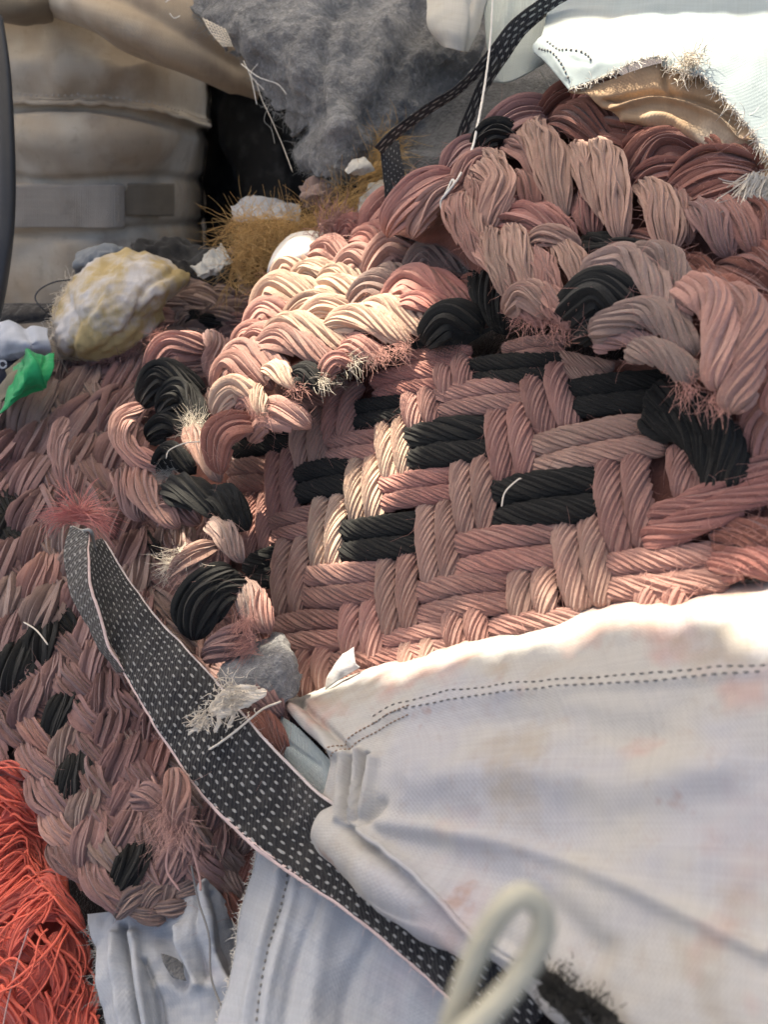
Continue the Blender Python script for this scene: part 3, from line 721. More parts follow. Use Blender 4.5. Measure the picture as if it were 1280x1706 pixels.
# frayed yarn ends along the torn edge of the flap
def tuft(parent, m, surf, x, y, dx, dy, n, spread, length, rad=.00025, lift=.01, curl=.6, name='frayed_end'):
    n = int(n * 1.3)
    q = np.array([[x, y]]) + rng.normal(0, spread, (n, 2))
    P = surf.pos(q[:, 0], q[:, 1]) + surf.nrm(q[:, 0], q[:, 1]) * lift
    d = surf.pos(np.array([x + dx]), np.array([y + dy])) - surf.pos(np.array([x]), np.array([y]))
    D = unit(d) + rng.normal(0, .35, (n, 3)) + surf.nrm(q[:, 0], q[:, 1]) * .3
    return fibres(name, parent, m, P, D, rng.uniform(.5, 1.2, n) * length, rad, curl, 5)
for x, y, dx, dy, m in [(590, 612, 30, 20, M_TCREAM), (640, 602, 30, 25, M_TPINK), (540, 640, 20, 20, M_TCREAM), (670, 590, 30, 15, M_TPINK), (500, 655, 20, 25, M_TPINK), (445, 698, 5, 30, M_TPINK), (560, 630, 20, 25, M_TBLACK), (620, 605, 10, 30, M_TDUST)]:
    tuft(mat_main, m, S_FLAP, x, y, dx, dy, 70, 9, .022, lift=.014)
for x, y, dx, dy in [(795, 470, 35, -10), (780, 452, 25, 30), (810, 478, -30, 15)]:
    tuft(mat_main, M_TGREY, S_FLAP, x, y, dx, dy, 45, 9, .025, lift=.022)
for x, y, dx, dy in [(880, 548, 10, 30), (930, 560, 10, 30), (955, 560, 20, 20), (1150, 660, 5, 30), (1200, 690, 0, 30)]:
    tuft(mat_main, M_TPINK, S_FOLD, x, y, dx, dy, 60, 12, .02, lift=.02)
tuft(mat_main, M_TBLACK, S_FLAP, 745, 572, -10, 25, 120, 16, .02, lift=.02)
tuft(mat_main, M_TBLACK, S_FLAP, 830, 550, 10, 25, 120, 18, .02, lift=.02)
tuft(mat_main, M_TPINK, S_FOLD, 935, 385, 20, 30, 40, 8, .03, lift=.015)

# ------------------------------------------------------------------ the braided mat on the left
mat_left = thing('braided_rope_mat', 'worn dusty mauve mat of braided strands sloping down the left side under the dotted strap', 'rope mat', S_LEFT.pos(150., 1400.) + np.array([0, 0, -.15]))
BLACKS = [(25, 850), (60, 940), (112, 1035), (68, 1058), (15, 1100), (92, 1182), (148, 1165), (205, 1292), (128, 1308), (262, 912), (20, 880), (330, 532), (205, 1430)]
def leafm(x, y, base):
    for bx, by in BLACKS:
        if (x - bx)**2 + (y - by)**2 < 23**2: return M_BLACK
    r = rng.random()
    return base if r < .72 else (M_DUST if r < .96 else M_PINK)
def braid(parent, surf, line, width, step, base, lift=0.0, jitter=3.0, fuzz=2.0, lw=.50):
    """two rows of overlapping leaf-shaped strands meeting in a V along a centre line"""
    line = np.asarray(line, float)
    L = np.sum(np.linalg.norm(np.diff(line, axis=0), axis=1))
    n = int(L / step)
    q = catmull(line, 2 * n + 1)
    t = unit(np.gradient(q, axis=0)); pr = np.stack([-t[:, 1], t[:, 0]], 1)
    for k in range(2 * n):
        sgn = 1 if k % 2 else -1
        c = q[k]; w = width * rng.uniform(.9, 1.12)
        a = c + pr[k] * sgn * w * .50 - t[k] * step * .85 + rng.normal(0, jitter, 2)
        b = c - pr[k] * sgn * w * .08 + t[k] * step * .75 + rng.normal(0, jitter, 2)
        m_ = (a + b) / 2 + pr[k] * sgn * w * .10 + rng.normal(0, jitter * .5, 2)
        m = leafm(*(a * .5 + b * .5), base)
        strand(parent, m, surf, [a, m_, b], w * lw * rng.uniform(.9, 1.15), lift + rng.uniform(-.002, .003), .7, .62,
               name='black_strand' if m is M_BLACK else 'strand', yarns=21, ang=14 * sgn, leaf=True, taper=.35, step=5.6, fuzz=fuzz, lump=.2, wander=.5, loose=.16, sides=4, ext=.10)
for line, wd, st, base in [
    ([(-25, 720), (-20, 900), (-5, 1020), (10, 1120), (35, 1230)], 94, 52, M_MAUVE),
    ([(40, 690), (35, 850), (50, 1000), (70, 1130), (95, 1260), (120, 1360), (150, 1460)], 96, 54, M_MAUVE),
    ([(115, 650), (105, 800), (110, 930), (130, 1060), (160, 1180), (185, 1300), (195, 1400), (200, 1500)], 100, 56, M_MAUVE),
    ([(185, 640), (180, 780), (190, 900), (205, 1020), (225, 1150), (250, 1280), (270, 1400), (270, 1480)], 100, 56, M_MAUVE),
    ([(250, 830), (265, 900), (290, 1000), (330, 1100), (370, 1180)], 88, 50, M_MAUVE),
    ([(325, 900), (340, 980), (390, 1080), (440, 1180), (480, 1240)], 88, 50, M_MAUVE),
    ([(290, 1180), (320, 1280), (345, 1380), (370, 1470)], 92, 52, M_MAUVE),
    ([(375, 1300), (390, 1380), (400, 1470), (410, 1540)], 76, 42, M_BROWN),
    ([(330, 1440), (280, 1500), (200, 1520)], 64, 34, M_DUST),
    ([(-20, 1260), (20, 1290)], 60, 34, M_MAUVE),
    # far side, seen small
    ([(430, 455), (360, 480), (300, 500), (230, 540), (190, 580)], 52, 24, M_DUST),
    ([(440, 490), (370, 525), (310, 550), (250, 590), (200, 620)], 54, 25, M_DUST),
    ([(410, 520), (360, 560), (320, 600), (270, 640), (230, 680)], 54, 26, M_MAUVE),
    ([(250, 640), (205, 680), (200, 740), (215, 800)], 60, 30, M_MAUVE),
    ([(160, 600), (100, 640), (40, 670), (-20, 700)], 54, 30, M_MAUVE),
    ([(190, 600), (150, 650), (130, 720)], 54, 30, M_MAUVE),
    ([(400, 440), (340, 450), (290, 470)], 40, 22, M_DUST)]:
    braid(mat_left, S_LEFT, line, wd, st, base)
def messy(path, w, m, lift=0.012, **kw):
    kw = dict(dict(yarns=20, ang=20, leaf=True, taper=.3, fuzz=2.5, lump=.2, step=3.6, dip=.6, thick=.7, wander=.45, loose=.15, sides=4), **kw)
    strand(mat_left, m, S_MESS, path, w, lift, name='black_strand' if m is M_BLACK else 'strand', **kw)
for path, w, m, lift in [
    ([(248, 690), (295, 652), (352, 668)], 44, M_BLACK, .024), ([(275, 705), (325, 680), (356, 722)], 40, M_BLACK, .022), ([(250, 735), (300, 715), (345, 740)], 44, M_BLACK, .008),
    ([(250, 688), (222, 730), (240, 778), (300, 796)], 34, M_PINK, .024), ([(232, 780), (258, 835), (305, 885)], 52, M_PINK, .016), ([(200, 790), (225, 820), (240, 870)], 44, M_MAUVE, .010),
    ([(262, 642), (300, 602), (350, 585)], 48, M_PINK, .014), ([(345, 562), (375, 598), (362, 645)], 38, M_MAUVE, .012), ([(385, 575), (372, 615), (365, 660)], 34, M_MAUVE, .008), ([(350, 655), (372, 672), (392, 690)], 34, M_DUST, .008),
    ([(322, 728), (350, 760), (378, 815)], 40, M_TAN, .022), ([(330, 745), (360, 750), (392, 735)], 34, M_PINK, .012), ([(280, 800), (305, 780), (335, 800)], 42, M_BLACK, .022), ([(285, 828), (330, 840), (385, 868)], 54, M_BLACK, .022), ([(355, 842), (390, 850), (418, 888)], 58, M_BLACK, .016),
    ([(265, 870), (300, 850), (330, 870)], 50, M_MAUVE, .004), ([(300, 985), (335, 955), (368, 918)], 40, M_TAN, .022), ([(355, 885), (385, 900), (412, 945)], 42, M_DUST, .018), ([(330, 1070), (355, 1010), (395, 958)], 64, M_BLACK, .018), ([(360, 1040), (385, 1000), (415, 975)], 50, M_BLACK, .014),
    ([(395, 975), (420, 1000), (440, 1050)], 44, M_DUST, .010), ([(345, 1100), (385, 1085), (430, 1060)], 44, M_MAUVE, .012), ([(430, 985), (440, 1020), (452, 1055)], 40, M_PINK, .008), ([(400, 1100), (430, 1150), (470, 1190)], 50, M_MAUVE, .004), ([(415, 1190), (445, 1215), (475, 1260)], 50, M_BROWN, .002),
    ([(110, 700), (112, 760), (125, 830)], 30, M_MAUVE, .012), ([(300, 1290), (320, 1330), (318, 1400)], 44, M_PINK, .024), ([(240, 1340), (275, 1335), (300, 1350)], 46, M_MAUVE, .020)]:
    messy(path, w, m, lift)
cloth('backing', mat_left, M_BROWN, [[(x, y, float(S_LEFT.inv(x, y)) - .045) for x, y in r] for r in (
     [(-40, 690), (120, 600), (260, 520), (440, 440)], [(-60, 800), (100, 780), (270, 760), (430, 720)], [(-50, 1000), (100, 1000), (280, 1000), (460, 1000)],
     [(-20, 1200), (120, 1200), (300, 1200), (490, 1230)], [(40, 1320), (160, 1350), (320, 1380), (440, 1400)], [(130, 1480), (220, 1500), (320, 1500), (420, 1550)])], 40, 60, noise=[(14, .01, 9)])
for x, y, dx, dy, m, n, ln in [(340, 735, 5, -25, M_TCREAM, 90, .03), (350, 745, -15, 20, M_TCREAM, 60, .03), (315, 955, -30, 5, M_TCREAM, 70, .03), (335, 940, -5, 35, M_TCREAM, 90, .028), (330, 975, -5, 25, M_TROSE, 70, .03), (300, 810, -20, 0, M_TGREY, 90, .02), (290, 590, -25, 10, M_TPINK, 70, .02),
                                (400, 860, 15, 10, M_TBLACK, 110, .025), (370, 990, 10, 25, M_TBLACK, 110, .03), (430, 1050, -5, 30, M_TPINK, 80, .03), (440, 1090, -25, 10, M_TPINK, 60, .03), (320, 1380, 0, 40, M_TROSE, 60, .04), (305, 1350, -10, 30, M_TROSE, 50, .04)]:
    tuft(mat_left, m, S_MESS, x, y, dx, dy, n, 9, ln, lift=.028)
# the combed-out pink tassel at the top of the strap
n = 260
a = rng.uniform(0, np.pi, n); q0 = np.stack([145 + rng.normal(0, 8, n), 872 + rng.normal(0, 5, n)], 1)
P0 = S_MESS.pos(q0[:, 0], q0[:, 1]) + S_MESS.nrm(q0[:, 0], q0[:, 1]) * .018
D0 = np.cos(a)[:, None] * RIGHT * 1.1 + (np.sin(a) * .6)[:, None] * UP - FWD * .4 + rng.normal(0, .15, (n, 3))
fibres('tassel', mat_left, thread_mat('tassel_pink', (.62, .25, .22)), P0, D0, rng.uniform(.03, .055, n), .00045, .25, 8, droop=.9)

# fuzz that has worked loose from every strand
for root, key, m, ln in ((mat_main, '', M_TPINK, .011), (mat_left, '', M_TDUST, .012), (mat_main, '/black', M_TBLACK, .012), (mat_left, '/black', M_TBLACK, .012)):
    P, Nn, T = (np.concatenate([f[k] for f in FUZZ[root.name + key]]) for k in range(3))
    sg = np.where(rng.random(len(P)) < .5, -1., 1.)[:, None]
    fibres('loose_fibre', root, m, P, T * sg + Nn * rng.uniform(.05, .6, (len(P), 1)) + rng.normal(0, .25, P.shape), rng.gamma(2.0, ln / 2, len(P)), .00018, .8, 4)

def edge_fray(parent, mat, P, N, rows, n, length, rad=.0003, out=None, name='frayed_edge', curl=.7, droop=.3, spread=.4):
    """threads pulled out of a cloth edge; rows is an array of edge points, out their outward direction"""
    E = np.asarray(rows, float)
    i = rng.uniform(0, len(E) - 1.001, n); k = i.astype(int); f = (i - k)[:, None]
    p = E[k] * (1 - f) + E[k + 1] * f
    D = np.asarray(out, float) if np.ndim(out) == 1 else np.asarray(out)[k]
    return fibres(name, parent, mat, p, unit(D + rng.normal(0, spread, (n, 3))), rng.gamma(2.2, length / 2.2, n), rad, curl, 5, droop=droop)

def stitches(name, parent, mat, pts, Nn, length, rad, gap=.45):
    """a row of raised thread stitches along a line of points"""
    d = np.r_[0, np.cumsum(np.linalg.norm(np.diff(pts, axis=0), axis=1))]
    m = int(d[-1] / length)
    V, F, b = [], [], 0
    for k in range(m):
        s = np.linspace(k * length, k * length + length * (1 - gap), 5)
        p = np.stack([np.interp(s, d, pts[:, c]) for c in range(3)], 1)
        j = min(int(np.searchsorted(d, s[2])), len(pts) - 1)
        nn = Nn[j]
        p = p + nn * (rad * .9 * np.sin(np.linspace(0, np.pi, 5)) - rad * .3)[:, None]
        T = unit(np.gradient(p, axis=0)); S = unit(np.cross(T, nn)) * rad
        v, f, _, _ = tube_world(p, np.tile(nn, (5, 1)), S, .8, 6, 4, 0, 0, .5, False, 0., 0.)
        V.append(v.reshape(-1, 3)); F.append(f + b); b += len(V[-1])
    return link(name, np.concatenate(V), np.concatenate(F), mat, parent, None, True, heap=False)

def edge_out(P, axis, end):
    """outward direction at one edge of a cloth grid"""
    if axis == 0: e = P[0] - P[2] if end == 0 else P[-1] - P[-3]
    else: e = P[:, 0] - P[:, 2] if end == 0 else P[:, -1] - P[:, -3]
    return unit(e)

# ------------------------------------------------------------------ white canvas bag, lower right
def binv(x, y): return 1.25 + .00088 * (x - 600) + .00100 * (y - 1110)
bag = thing('canvas_bag', 'large stained white canvas bag with stitched seam at the lower right', 'bag', unproj(900., 1500., 1.9) + np.array([0, 0, -.2]))
def brow(pts, d): return [(x, y, binv(x, y) + e) for (x, y), e in zip(pts, d)]
rows = [
    brow([(470, 1168), (530, 1150), (605, 1108), (740, 1068), (900, 1028), (1060, 992), (1280, 962), (1400, 950)], [-.09] * 8),
    brow([(470, 1185), (535, 1172), (615, 1140), (745, 1104), (905, 1068), (1065, 1036), (1285, 1005), (1405, 995)], [.0] * 8),
    brow([(505, 1218), (560, 1215), (640, 1195), (755, 1164), (910, 1140), (1075, 1120), (1290, 1100), (1410, 1090)], [.05] * 8),
    brow([(556, 1258), (600, 1275), (660, 1270), (775, 1250), (920, 1230), (1090, 1215), (1300, 1200), (1420, 1190)], [.05] * 8),
    brow([(545, 1315), (600, 1345), (680, 1370), (800, 1370), (940, 1370), (1110, 1370), (1310, 1370), (1430, 1370)], [.04] * 8),
    brow([(528, 1345), (590, 1400), (690, 1465), (820, 1500), (960, 1530), (1130, 1560), (1320, 1590), (1440, 1600)], [.02] * 8),
    brow([(520, 1352), (600, 1426), (690, 1492), (790, 1552), (885, 1618), (985, 1700), (1330, 1780), (1450, 1800)], [-.03] * 8),
    brow([(524, 1368), (600, 1445), (690, 1512), (788, 1574), (878, 1638), (970, 1716), (1330, 1830), (1450, 1850)], [-.12] * 8)]
bfolds = [
    ([(565, 1258), (610, 1222), (680, 1186), (760, 1166), (900, 1150), (1080, 1138), (1290, 1122)], 9, .0035),
    ([(700, 1162), (900, 1136), (1080, 1124), (1290, 1108)], 6, .0012),
    ([(585, 1262), (575, 1310), (578, 1365)], 8, .010), ([(606, 1258), (600, 1310), (596, 1372)], 6, .011), ([(628, 1270), (618, 1320), (604, 1372)], 8, .010),
    ([(596, 1268), (588, 1320), (587, 1368)], 4.5, -.011), ([(617, 1262), (610, 1320), (600, 1372)], 4.5, -.011),
    ([(640, 1340), (622, 1362), (604, 1374)], 9, -.008),
    ([(603, 1378), (680, 1440), (760, 1505), (850, 1575), (960, 1655), (1040, 1715)], 7, .007),
    ([(590, 1382), (668, 1450), (748, 1516), (838, 1590), (930, 1655), (1000, 1715)], 6, -.009),
    ([(545, 1375), (635, 1452), (720, 1516), (800, 1568)], 16, .014),
    ([(480, 1190), (540, 1230), (570, 1262)], 9, .008), ([(505, 1185), (555, 1222), (585, 1250)], 5, -.008),
    ([(640, 1225), (740, 1205), (900, 1200), (1100, 1225)], 26, -.005), ([(700, 1300), (860, 1285), (1020, 1310), (1200, 1290)], 36, .009),
    ([(640, 1375), (760, 1390), (900, 1420), (1050, 1480), (1280, 1590)], 14, .006), ([(660, 1400), (780, 1440), (900, 1500), (1000, 1580)], 30, -.008),
    ([(900, 1105), (1000, 1080), (1100, 1075)], 14, -.002), ([(620, 1190), (700, 1140), (800, 1115)], 18, .002)]
o_bag, BP, BN, BX = cloth('canvas', bag, M_CANVAS, rows, 200, 140, bfolds, noise=[(7, .008, 2), (20, .0028, 4), (60, .0008, 5)], solid=.0018)
top = BP[0]
edge_fray(bag, M_TCREAM, BP, BN, top, 900, .004, .0003, edge_out(BP, 0, 0))
edge_fray(bag, M_TCREAM, BP, BN, top[:34], 500, .010, .00035, edge_out(BP, 0, 0)[:34], curl=1.3)
for off, nm in ((0, 'seam_stitching'), (-13, 'seam_stitching')):
    pth = [(625, 1212 + off), (680, 1187 + off), (760, 1167 + off), (900, 1151 + off), (1080, 1139 + off), (1290, 1123 + off)]
    q = on_cloth(BP, BN, BX, pth, 160, .0006)
    stitches(nm, bag, M_SEAMTH, q, np.tile(unit(CAM - q[80]), (160, 1)), .0070, .0007, .38)
q = on_cloth(BP, BN, BX, [(558, 1262), (590, 1238), (630, 1210), (690, 1180)], 60, .0006)
stitches('bar_tack', bag, M_SEAMBR, q, np.tile(unit(CAM - q[30]), (60, 1)), .0042, .0007, .2)
q = on_cloth(BP, BN, BX, [(566, 1268), (596, 1246), (640, 1216), (690, 1190)], 60, .0006)
stitches('bar_tack', bag, M_SEAMBR, q, np.tile(unit(CAM - q[30]), (60, 1)), .0042, .0006, .2)
pipe('hem_piping', bag, M_CANVAS, on_cloth(BP, BN, BX, [(606, 1382), (690, 1450), (770, 1515), (860, 1588), (965, 1668), (1045, 1725)], 90, .0015), .0022, 8)
# small torn peak that stands up from the rim, and the ribbed cuff under the rim's corner
cloth('torn_peak', bag, M_CANVAS, [[(540, 1150, 1.235), (560, 1136, 1.245), (600, 1112, 1.25)], [(548, 1122, 1.235), (568, 1112, 1.245), (592, 1104, 1.25)], [(572, 1090, 1.23), (580, 1085, 1.235), (590, 1078, 1.235)]], 20, 20, noise=[(60, .002, 6)], solid=.0014)
o, RP, RN, RX = cloth('ribbed_cuff', bag, M_RIB, [[(468, 1192, 1.29), (500, 1215, 1.33), (552, 1268, 1.40)], [(466, 1235, 1.33), (505, 1260, 1.37), (550, 1300, 1.43)], [(472, 1275, 1.34), (500, 1305, 1.39), (530, 1345, 1.43)]], 40, 40, folds=[([(480, 1240), (530, 1275)], 5, -.003)], solid=.0015)

# ------------------------------------------------------------------ black dotted webbing strap
strap = thing('webbing_strap', 'wide black webbing strap with rows of white dots lying diagonally across the mauve mat', 'strap', unproj(450., 1250., 1.28) + np.array([0, 0, -.06]))
ctr = np.array([(157, 905, 1.085), (188, 985, 1.14), (228, 1060, 1.20), (279, 1130, 1.26), (381, 1266, 1.36), (470, 1358, 1.44), (545, 1412, 1.50), (610, 1455, 1.55), (700, 1528, 1.62), (785, 1605, 1.69), (890, 1710, 1.80)])
half = np.array([16, 36, 50, 62, 68, 67, 65, 65, 64, 62, 60.])
cc = catmull(ctr, 200); hh = np.interp(np.linspace(0, 1, 200), np.linspace(0, 1, len(half)), half)
tt = unit(np.gradient(cc[:, :2], axis=0)); pp = np.stack([-tt[:, 1], tt[:, 0]], 1)
A = np.stack([cc[:, :2] + pp * (hh * s)[:, None] for s in np.linspace(1, -1, 26)], 1)      # along x across (lower-left edge first)
sag = .02 * np.cos(np.linspace(-1, 1, 26) * 1.2)[None] * 0 + cc[:, 2:3]
WP = unproj(A[..., 0], A[..., 1], np.broadcast_to(sag, A.shape[:2]))
WN = unit(np.cross(np.gradient(WP, axis=1), np.gradient(WP, axis=0))); WN = np.where(np.sum(WN * (CAM - WP), -1, keepdims=True) < 0, -WN, WN)
WP = WP + WN * (.0035 * fbm(WP * 18, 3) + .0012 * fbm(WP * 60, 5) + .004 * np.sin(np.linspace(0, np.pi, 26))[None] * np.sin(np.linspace(0, 9, 200))[:, None])[..., None]
wlen = np.r_[0, np.cumsum(np.linalg.norm(np.diff(WP[:, 13], axis=0), axis=1))]
wid = np.linalg.norm(WP[100, 0] - WP[100, -1])
uvw = np.stack([np.broadcast_to(np.linspace(0, 1, 26)[None], (200, 26)), np.broadcast_to((wlen / wid)[:, None], (200, 26))], -1)
link('webbing', WP, grid_faces(200, 26, False), M_WEB, strap, uvw, True, .0022)
M_SELV = thread_mat('dusty_white_thread', (.47, .42, .41))
M_SELV2 = thread_mat('pinkish_white_thread', (.60, .46, .42))  # left selvedge's bright lighting put into a paler thread colour
for e, m, nm in ((0, M_SELV2, 'selvedge'), (-1, M_SELV, 'selvedge')):
    pipe(nm, strap, m, WP[:, e] + WN[:, e] * .0004, .0019 if e else .0027, 12, yarns=3, amp=.35, ang=70, N=WN[:, e], flat=.6)
edge_fray(strap, M_SELV2, WP, WN, WP[:, 0], 420, .005, .0002, unit(WP[:, 0] - WP[:, 2]), curl=1.0)
edge_fray(strap, M_SELV, WP, WN, WP[:, -1], 320, .004, .0002, unit(WP[:, -1] - WP[:, -3]), curl=1.0)
# the folded-back end that hangs along its left side
gl = catmull([(116, 880, 1.11), (108, 925, 1.13), (126, 1000, 1.17), (162, 1070, 1.20), (196, 1120, 1.22)], 70)
gr_ = catmull([(148, 888, 1.13), (148, 935, 1.17), (158, 1000, 1.20), (184, 1078, 1.225), (206, 1120, 1.235)], 70)
G = np.stack([gl * (1 - s) + gr_ * s for s in np.linspace(0, 1, 10)], 1)
GP = unproj(G[..., 0], G[..., 1], G[..., 2]); GP += .002 * fbm(GP * 30, 4)[..., None]
glen = np.r_[0, np.cumsum(np.linalg.norm(np.diff(GP[:, 5], axis=0), axis=1))]
link('folded_end', GP, grid_faces(70, 10, False), M_WEBGREY, strap, np.stack([np.broadcast_to(np.linspace(0, .5, 10)[None], (70, 10)), np.broadcast_to((glen / wid)[:, None], (70, 10))], -1), True, .0022)
pipe('selvedge', strap, M_SELV2, GP[:, -1], .0017, 8, yarns=3, amp=.25, ang=65, taper=.8)
pipe('torn_lip', strap, M_TGREY, catmull(np.array([GP[0, 0], GP[0, 5], GP[0, -1] + np.array([.003, 0, .003]), WP[2, 13], WP[6, -1]]), 30), .0018, 8, yarns=5, amp=.3, ang=30)

# ------------------------------------------------------------------ pale cloths at the bottom left
cl1 = thing('pleated_cloth', 'pale blue-white pleated cloth hanging from the lower edge of the dotted strap', 'cloth', unproj(550., 1650., 1.5) + np.array([0, 0, -.1]))
le = catmull(np.array([(430, 1408, 1.36), (470, 1428, 1.40), (540, 1478, 1.46), (610, 1535, 1.53), (690, 1605, 1.60), (790, 1700, 1.70), (850, 1760, 1.75)]), 7)
rows = [[tuple(p) for p in le],
        [(410, 1480, 1.40), (452, 1500, 1.45), (525, 1545, 1.50), (600, 1600, 1.55), (690, 1660, 1.62), (790, 1740, 1.70), (850, 1790, 1.75)],
        [(390, 1570, 1.46), (435, 1590, 1.52), (510, 1630, 1.55), (590, 1680, 1.60), (690, 1730, 1.66), (790, 1790, 1.74), (850, 1840, 1.79)],
        [(355, 1760, 1.58), (415, 1770, 1.66), (500, 1790, 1.70), (590, 1810, 1.74), (690, 1840, 1.78), (790, 1870, 1.84), (850, 1900, 1.88)]]
o, CP, CN, CX_ = cloth('canvas', cl1, M_CANVAS2, rows, 120, 90, [
    ([(478, 1445), (455, 1540), (430, 1640), (410, 1760)], 6, -.006), ([(466, 1440), (442, 1540), (418, 1640), (395, 1760)], 8, .004), ([(495, 1450), (475, 1540), (450, 1640), (430, 1760)], 8, .004),
    ([(560, 1500), (530, 1600), (510, 1760)], 22, .008), ([(620, 1560), (580, 1640), (560, 1760)], 14, -.005), ([(535, 1500), (495, 1600), (470, 1720)], 9, -.004)], noise=[(9, .008, 5), (26, .003, 6), (70, .0008, 7)], solid=.0016)
edge_fray(cl1, M_TWHITE, CP, CN, CP[:, 0], 260, .004, .0003, edge_out(CP, 1, 0))
pipe('pink_binding', cl1, M_TROSE, CP[0, 10:] + CN[0, 10:] * .001, .0028, 8, yarns=4, amp=.15, ang=55)
q = on_cloth(CP, CN, CX_, [(477, 1440), (455, 1540), (430, 1640), (414, 1730)], 60, .0006)
stitches('seam_stitching', cl1, M_SEAMTH, q, np.tile(unit(CAM - q[30]), (60, 1)), .006, .0009)
cl2 = thing('crumpled_cloth', 'crumpled pale grey cloth tucked under the lower end of the braided mat', 'cloth', unproj(270., 1650., 1.36) + np.array([0, 0, -.1]))
rows = [[(148, 1525, 1.30), (200, 1515, 1.31), (262, 1500, 1.32), (318, 1470, 1.33), (350, 1462, 1.33), (400, 1520, 1.33)],
        [(152, 1560, 1.33), (205, 1560, 1.35), (265, 1556, 1.36), (325, 1540, 1.39), (365, 1540, 1.37), (402, 1570, 1.36)],
        [(165, 1630, 1.38), (215, 1630, 1.41), (270, 1630, 1.41), (330, 1625, 1.43), (370, 1620, 1.42), (410, 1630, 1.40)],
        [(178, 1780, 1.46), (230, 1780, 1.50), (285, 1780, 1.50), (340, 1780, 1.52), (380, 1780, 1.51), (420, 1780, 1.48)]]
o, DP, DN, DX = cloth('canvas', cl2, M_CANVAS2, rows, 110, 100, [
    ([(205, 1540), (212, 1600), (232, 1720)], 5, -.014), ([(190, 1560), (198, 1650), (215, 1740)], 9, .010), ([(222, 1560), (232, 1640), (248, 1740)], 10, .010), ([(240, 1600), (262, 1660), (270, 1720)], 5, -.010), ([(300, 1545), (315, 1600), (330, 1640)], 8, .010),
    ([(335, 1475), (345, 1560), (372, 1640), (395, 1720)], 9, .010), ([(322, 1490), (328, 1560), (345, 1625)], 7, -.007), ([(360, 1490), (375, 1560), (392, 1600)], 8, -.006),
    ([(270, 1560), (285, 1600), (300, 1640)], 12, -.010), ([(262, 1640), (310, 1648), (370, 1640)], 14, .006), ([(285, 1660), (280, 1700)], 20, -.004)], noise=[(12, .010, 7), (32, .004, 8), (80, .001, 9)], solid=.0016)
edge_fray(cl2, M_TGREY, DP, DN, DP[20:, 0], 160, .006, .0003, edge_out(DP, 1, 0)[20:])
o, *_ = cloth('opening_shade', cl2, M_FELT2, [[(268, 1588, 1.405), (292, 1596, 1.41), (304, 1606, 1.415)], [(272, 1605, 1.412), (294, 1616, 1.42), (306, 1622, 1.425)], [(286, 1628, 1.42), (298, 1632, 1.43), (310, 1634, 1.435)]], 12, 12, solid=.001)  # dark grey sheet put in for the shade of a triangular opening
q = catmull(np.array([(318, 1440, 1.42), (330, 1500, 1.425), (348, 1560, 1.45), (352, 1630, 1.475), (375, 1690, 1.52), (400, 1740, 1.56)]), 60)
o = pipe('string', None, M_SEAMTH, unproj(q[:, 0], q[:, 1], q[:, 2]), .0009, 8, base=unproj(375., 1690., 1.52), yarns=3, amp=.2, ang=45)
tag(o, 'thin dark grey string running down over the crumpled pale cloth', 'string')

# ------------------------------------------------------------------ red rope, bottom left corner
red = thing('red_rope', 'tangled bundle of bright coral red rope yarn in the bottom left corner', 'rope', unproj(60., 1600., 1.32) + np.array([0, 0, -.1]))
S_RED = Surf(lambda x, y: 1.24 + .0004 * (y - 1450) + .03 * np.sin(x / 38.) * np.sin(y / 60.))
def rstr(path, w, lift): strand(red, M_RED, S_RED, path, w, lift, yarns=21, ang=10, leaf=True, taper=.4, fuzz=3, lump=.5, step=3.4, thick=.6, wander=1.1, loose=.32, sides=5)
RED = [
    ([(-20, 1300), (20, 1280), (50, 1300)], 34, .0), ([(-15, 1330), (20, 1315), (60, 1345)], 36, .004), ([(0, 1365), (35, 1345), (70, 1370)], 34, .006), ([(-20, 1390), (20, 1370), (72, 1400)], 36, .0),
    ([(-20, 1430), (20, 1400), (75, 1430)], 36, .004), ([(0, 1450), (40, 1430), (85, 1460)], 34, .008), ([(-20, 1480), (30, 1465), (90, 1490)], 38, .002), ([(10, 1500), (60, 1470), (110, 1510)], 36, .010),
    ([(-20, 1540), (40, 1510), (85, 1470)], 40, .010), ([(40, 1540), (95, 1490), (135, 1530)], 34, .016), ([(50, 1560), (100, 1515), (138, 1545)], 32, .018), ([(30, 1590), (60, 1540), (110, 1530)], 34, .012),
    ([(-20, 1600), (20, 1570), (60, 1600)], 44, .002), ([(60, 1580), (90, 1620), (100, 1690)], 34, .010), ([(100, 1545), (120, 1600), (110, 1660)], 34, .006), ([(-10, 1630), (40, 1620), (70, 1680)], 40, .006),
    ([(-20, 1680), (20, 1660), (60, 1730)], 44, .008), ([(60, 1640), (85, 1690), (100, 1760)], 40, .010), ([(110, 1620), (140, 1670), (150, 1740)], 40, .006), ([(20, 1720), (60, 1720), (110, 1760)], 44, .006), ([(120, 1700), (150, 1730), (165, 1790)], 40, .0), ([(-30, 1740), (0, 1730), (40, 1780)], 44, .004), ([(-20, 1570), (10, 1530), (50, 1545)], 34, .004), ([(80, 1650), (120, 1690), (135, 1760)], 36, .004), ([(90, 1560), (70, 1610), (40, 1660)], 30, .014)]
for path, w, lift in RED: rstr(path, w, lift)
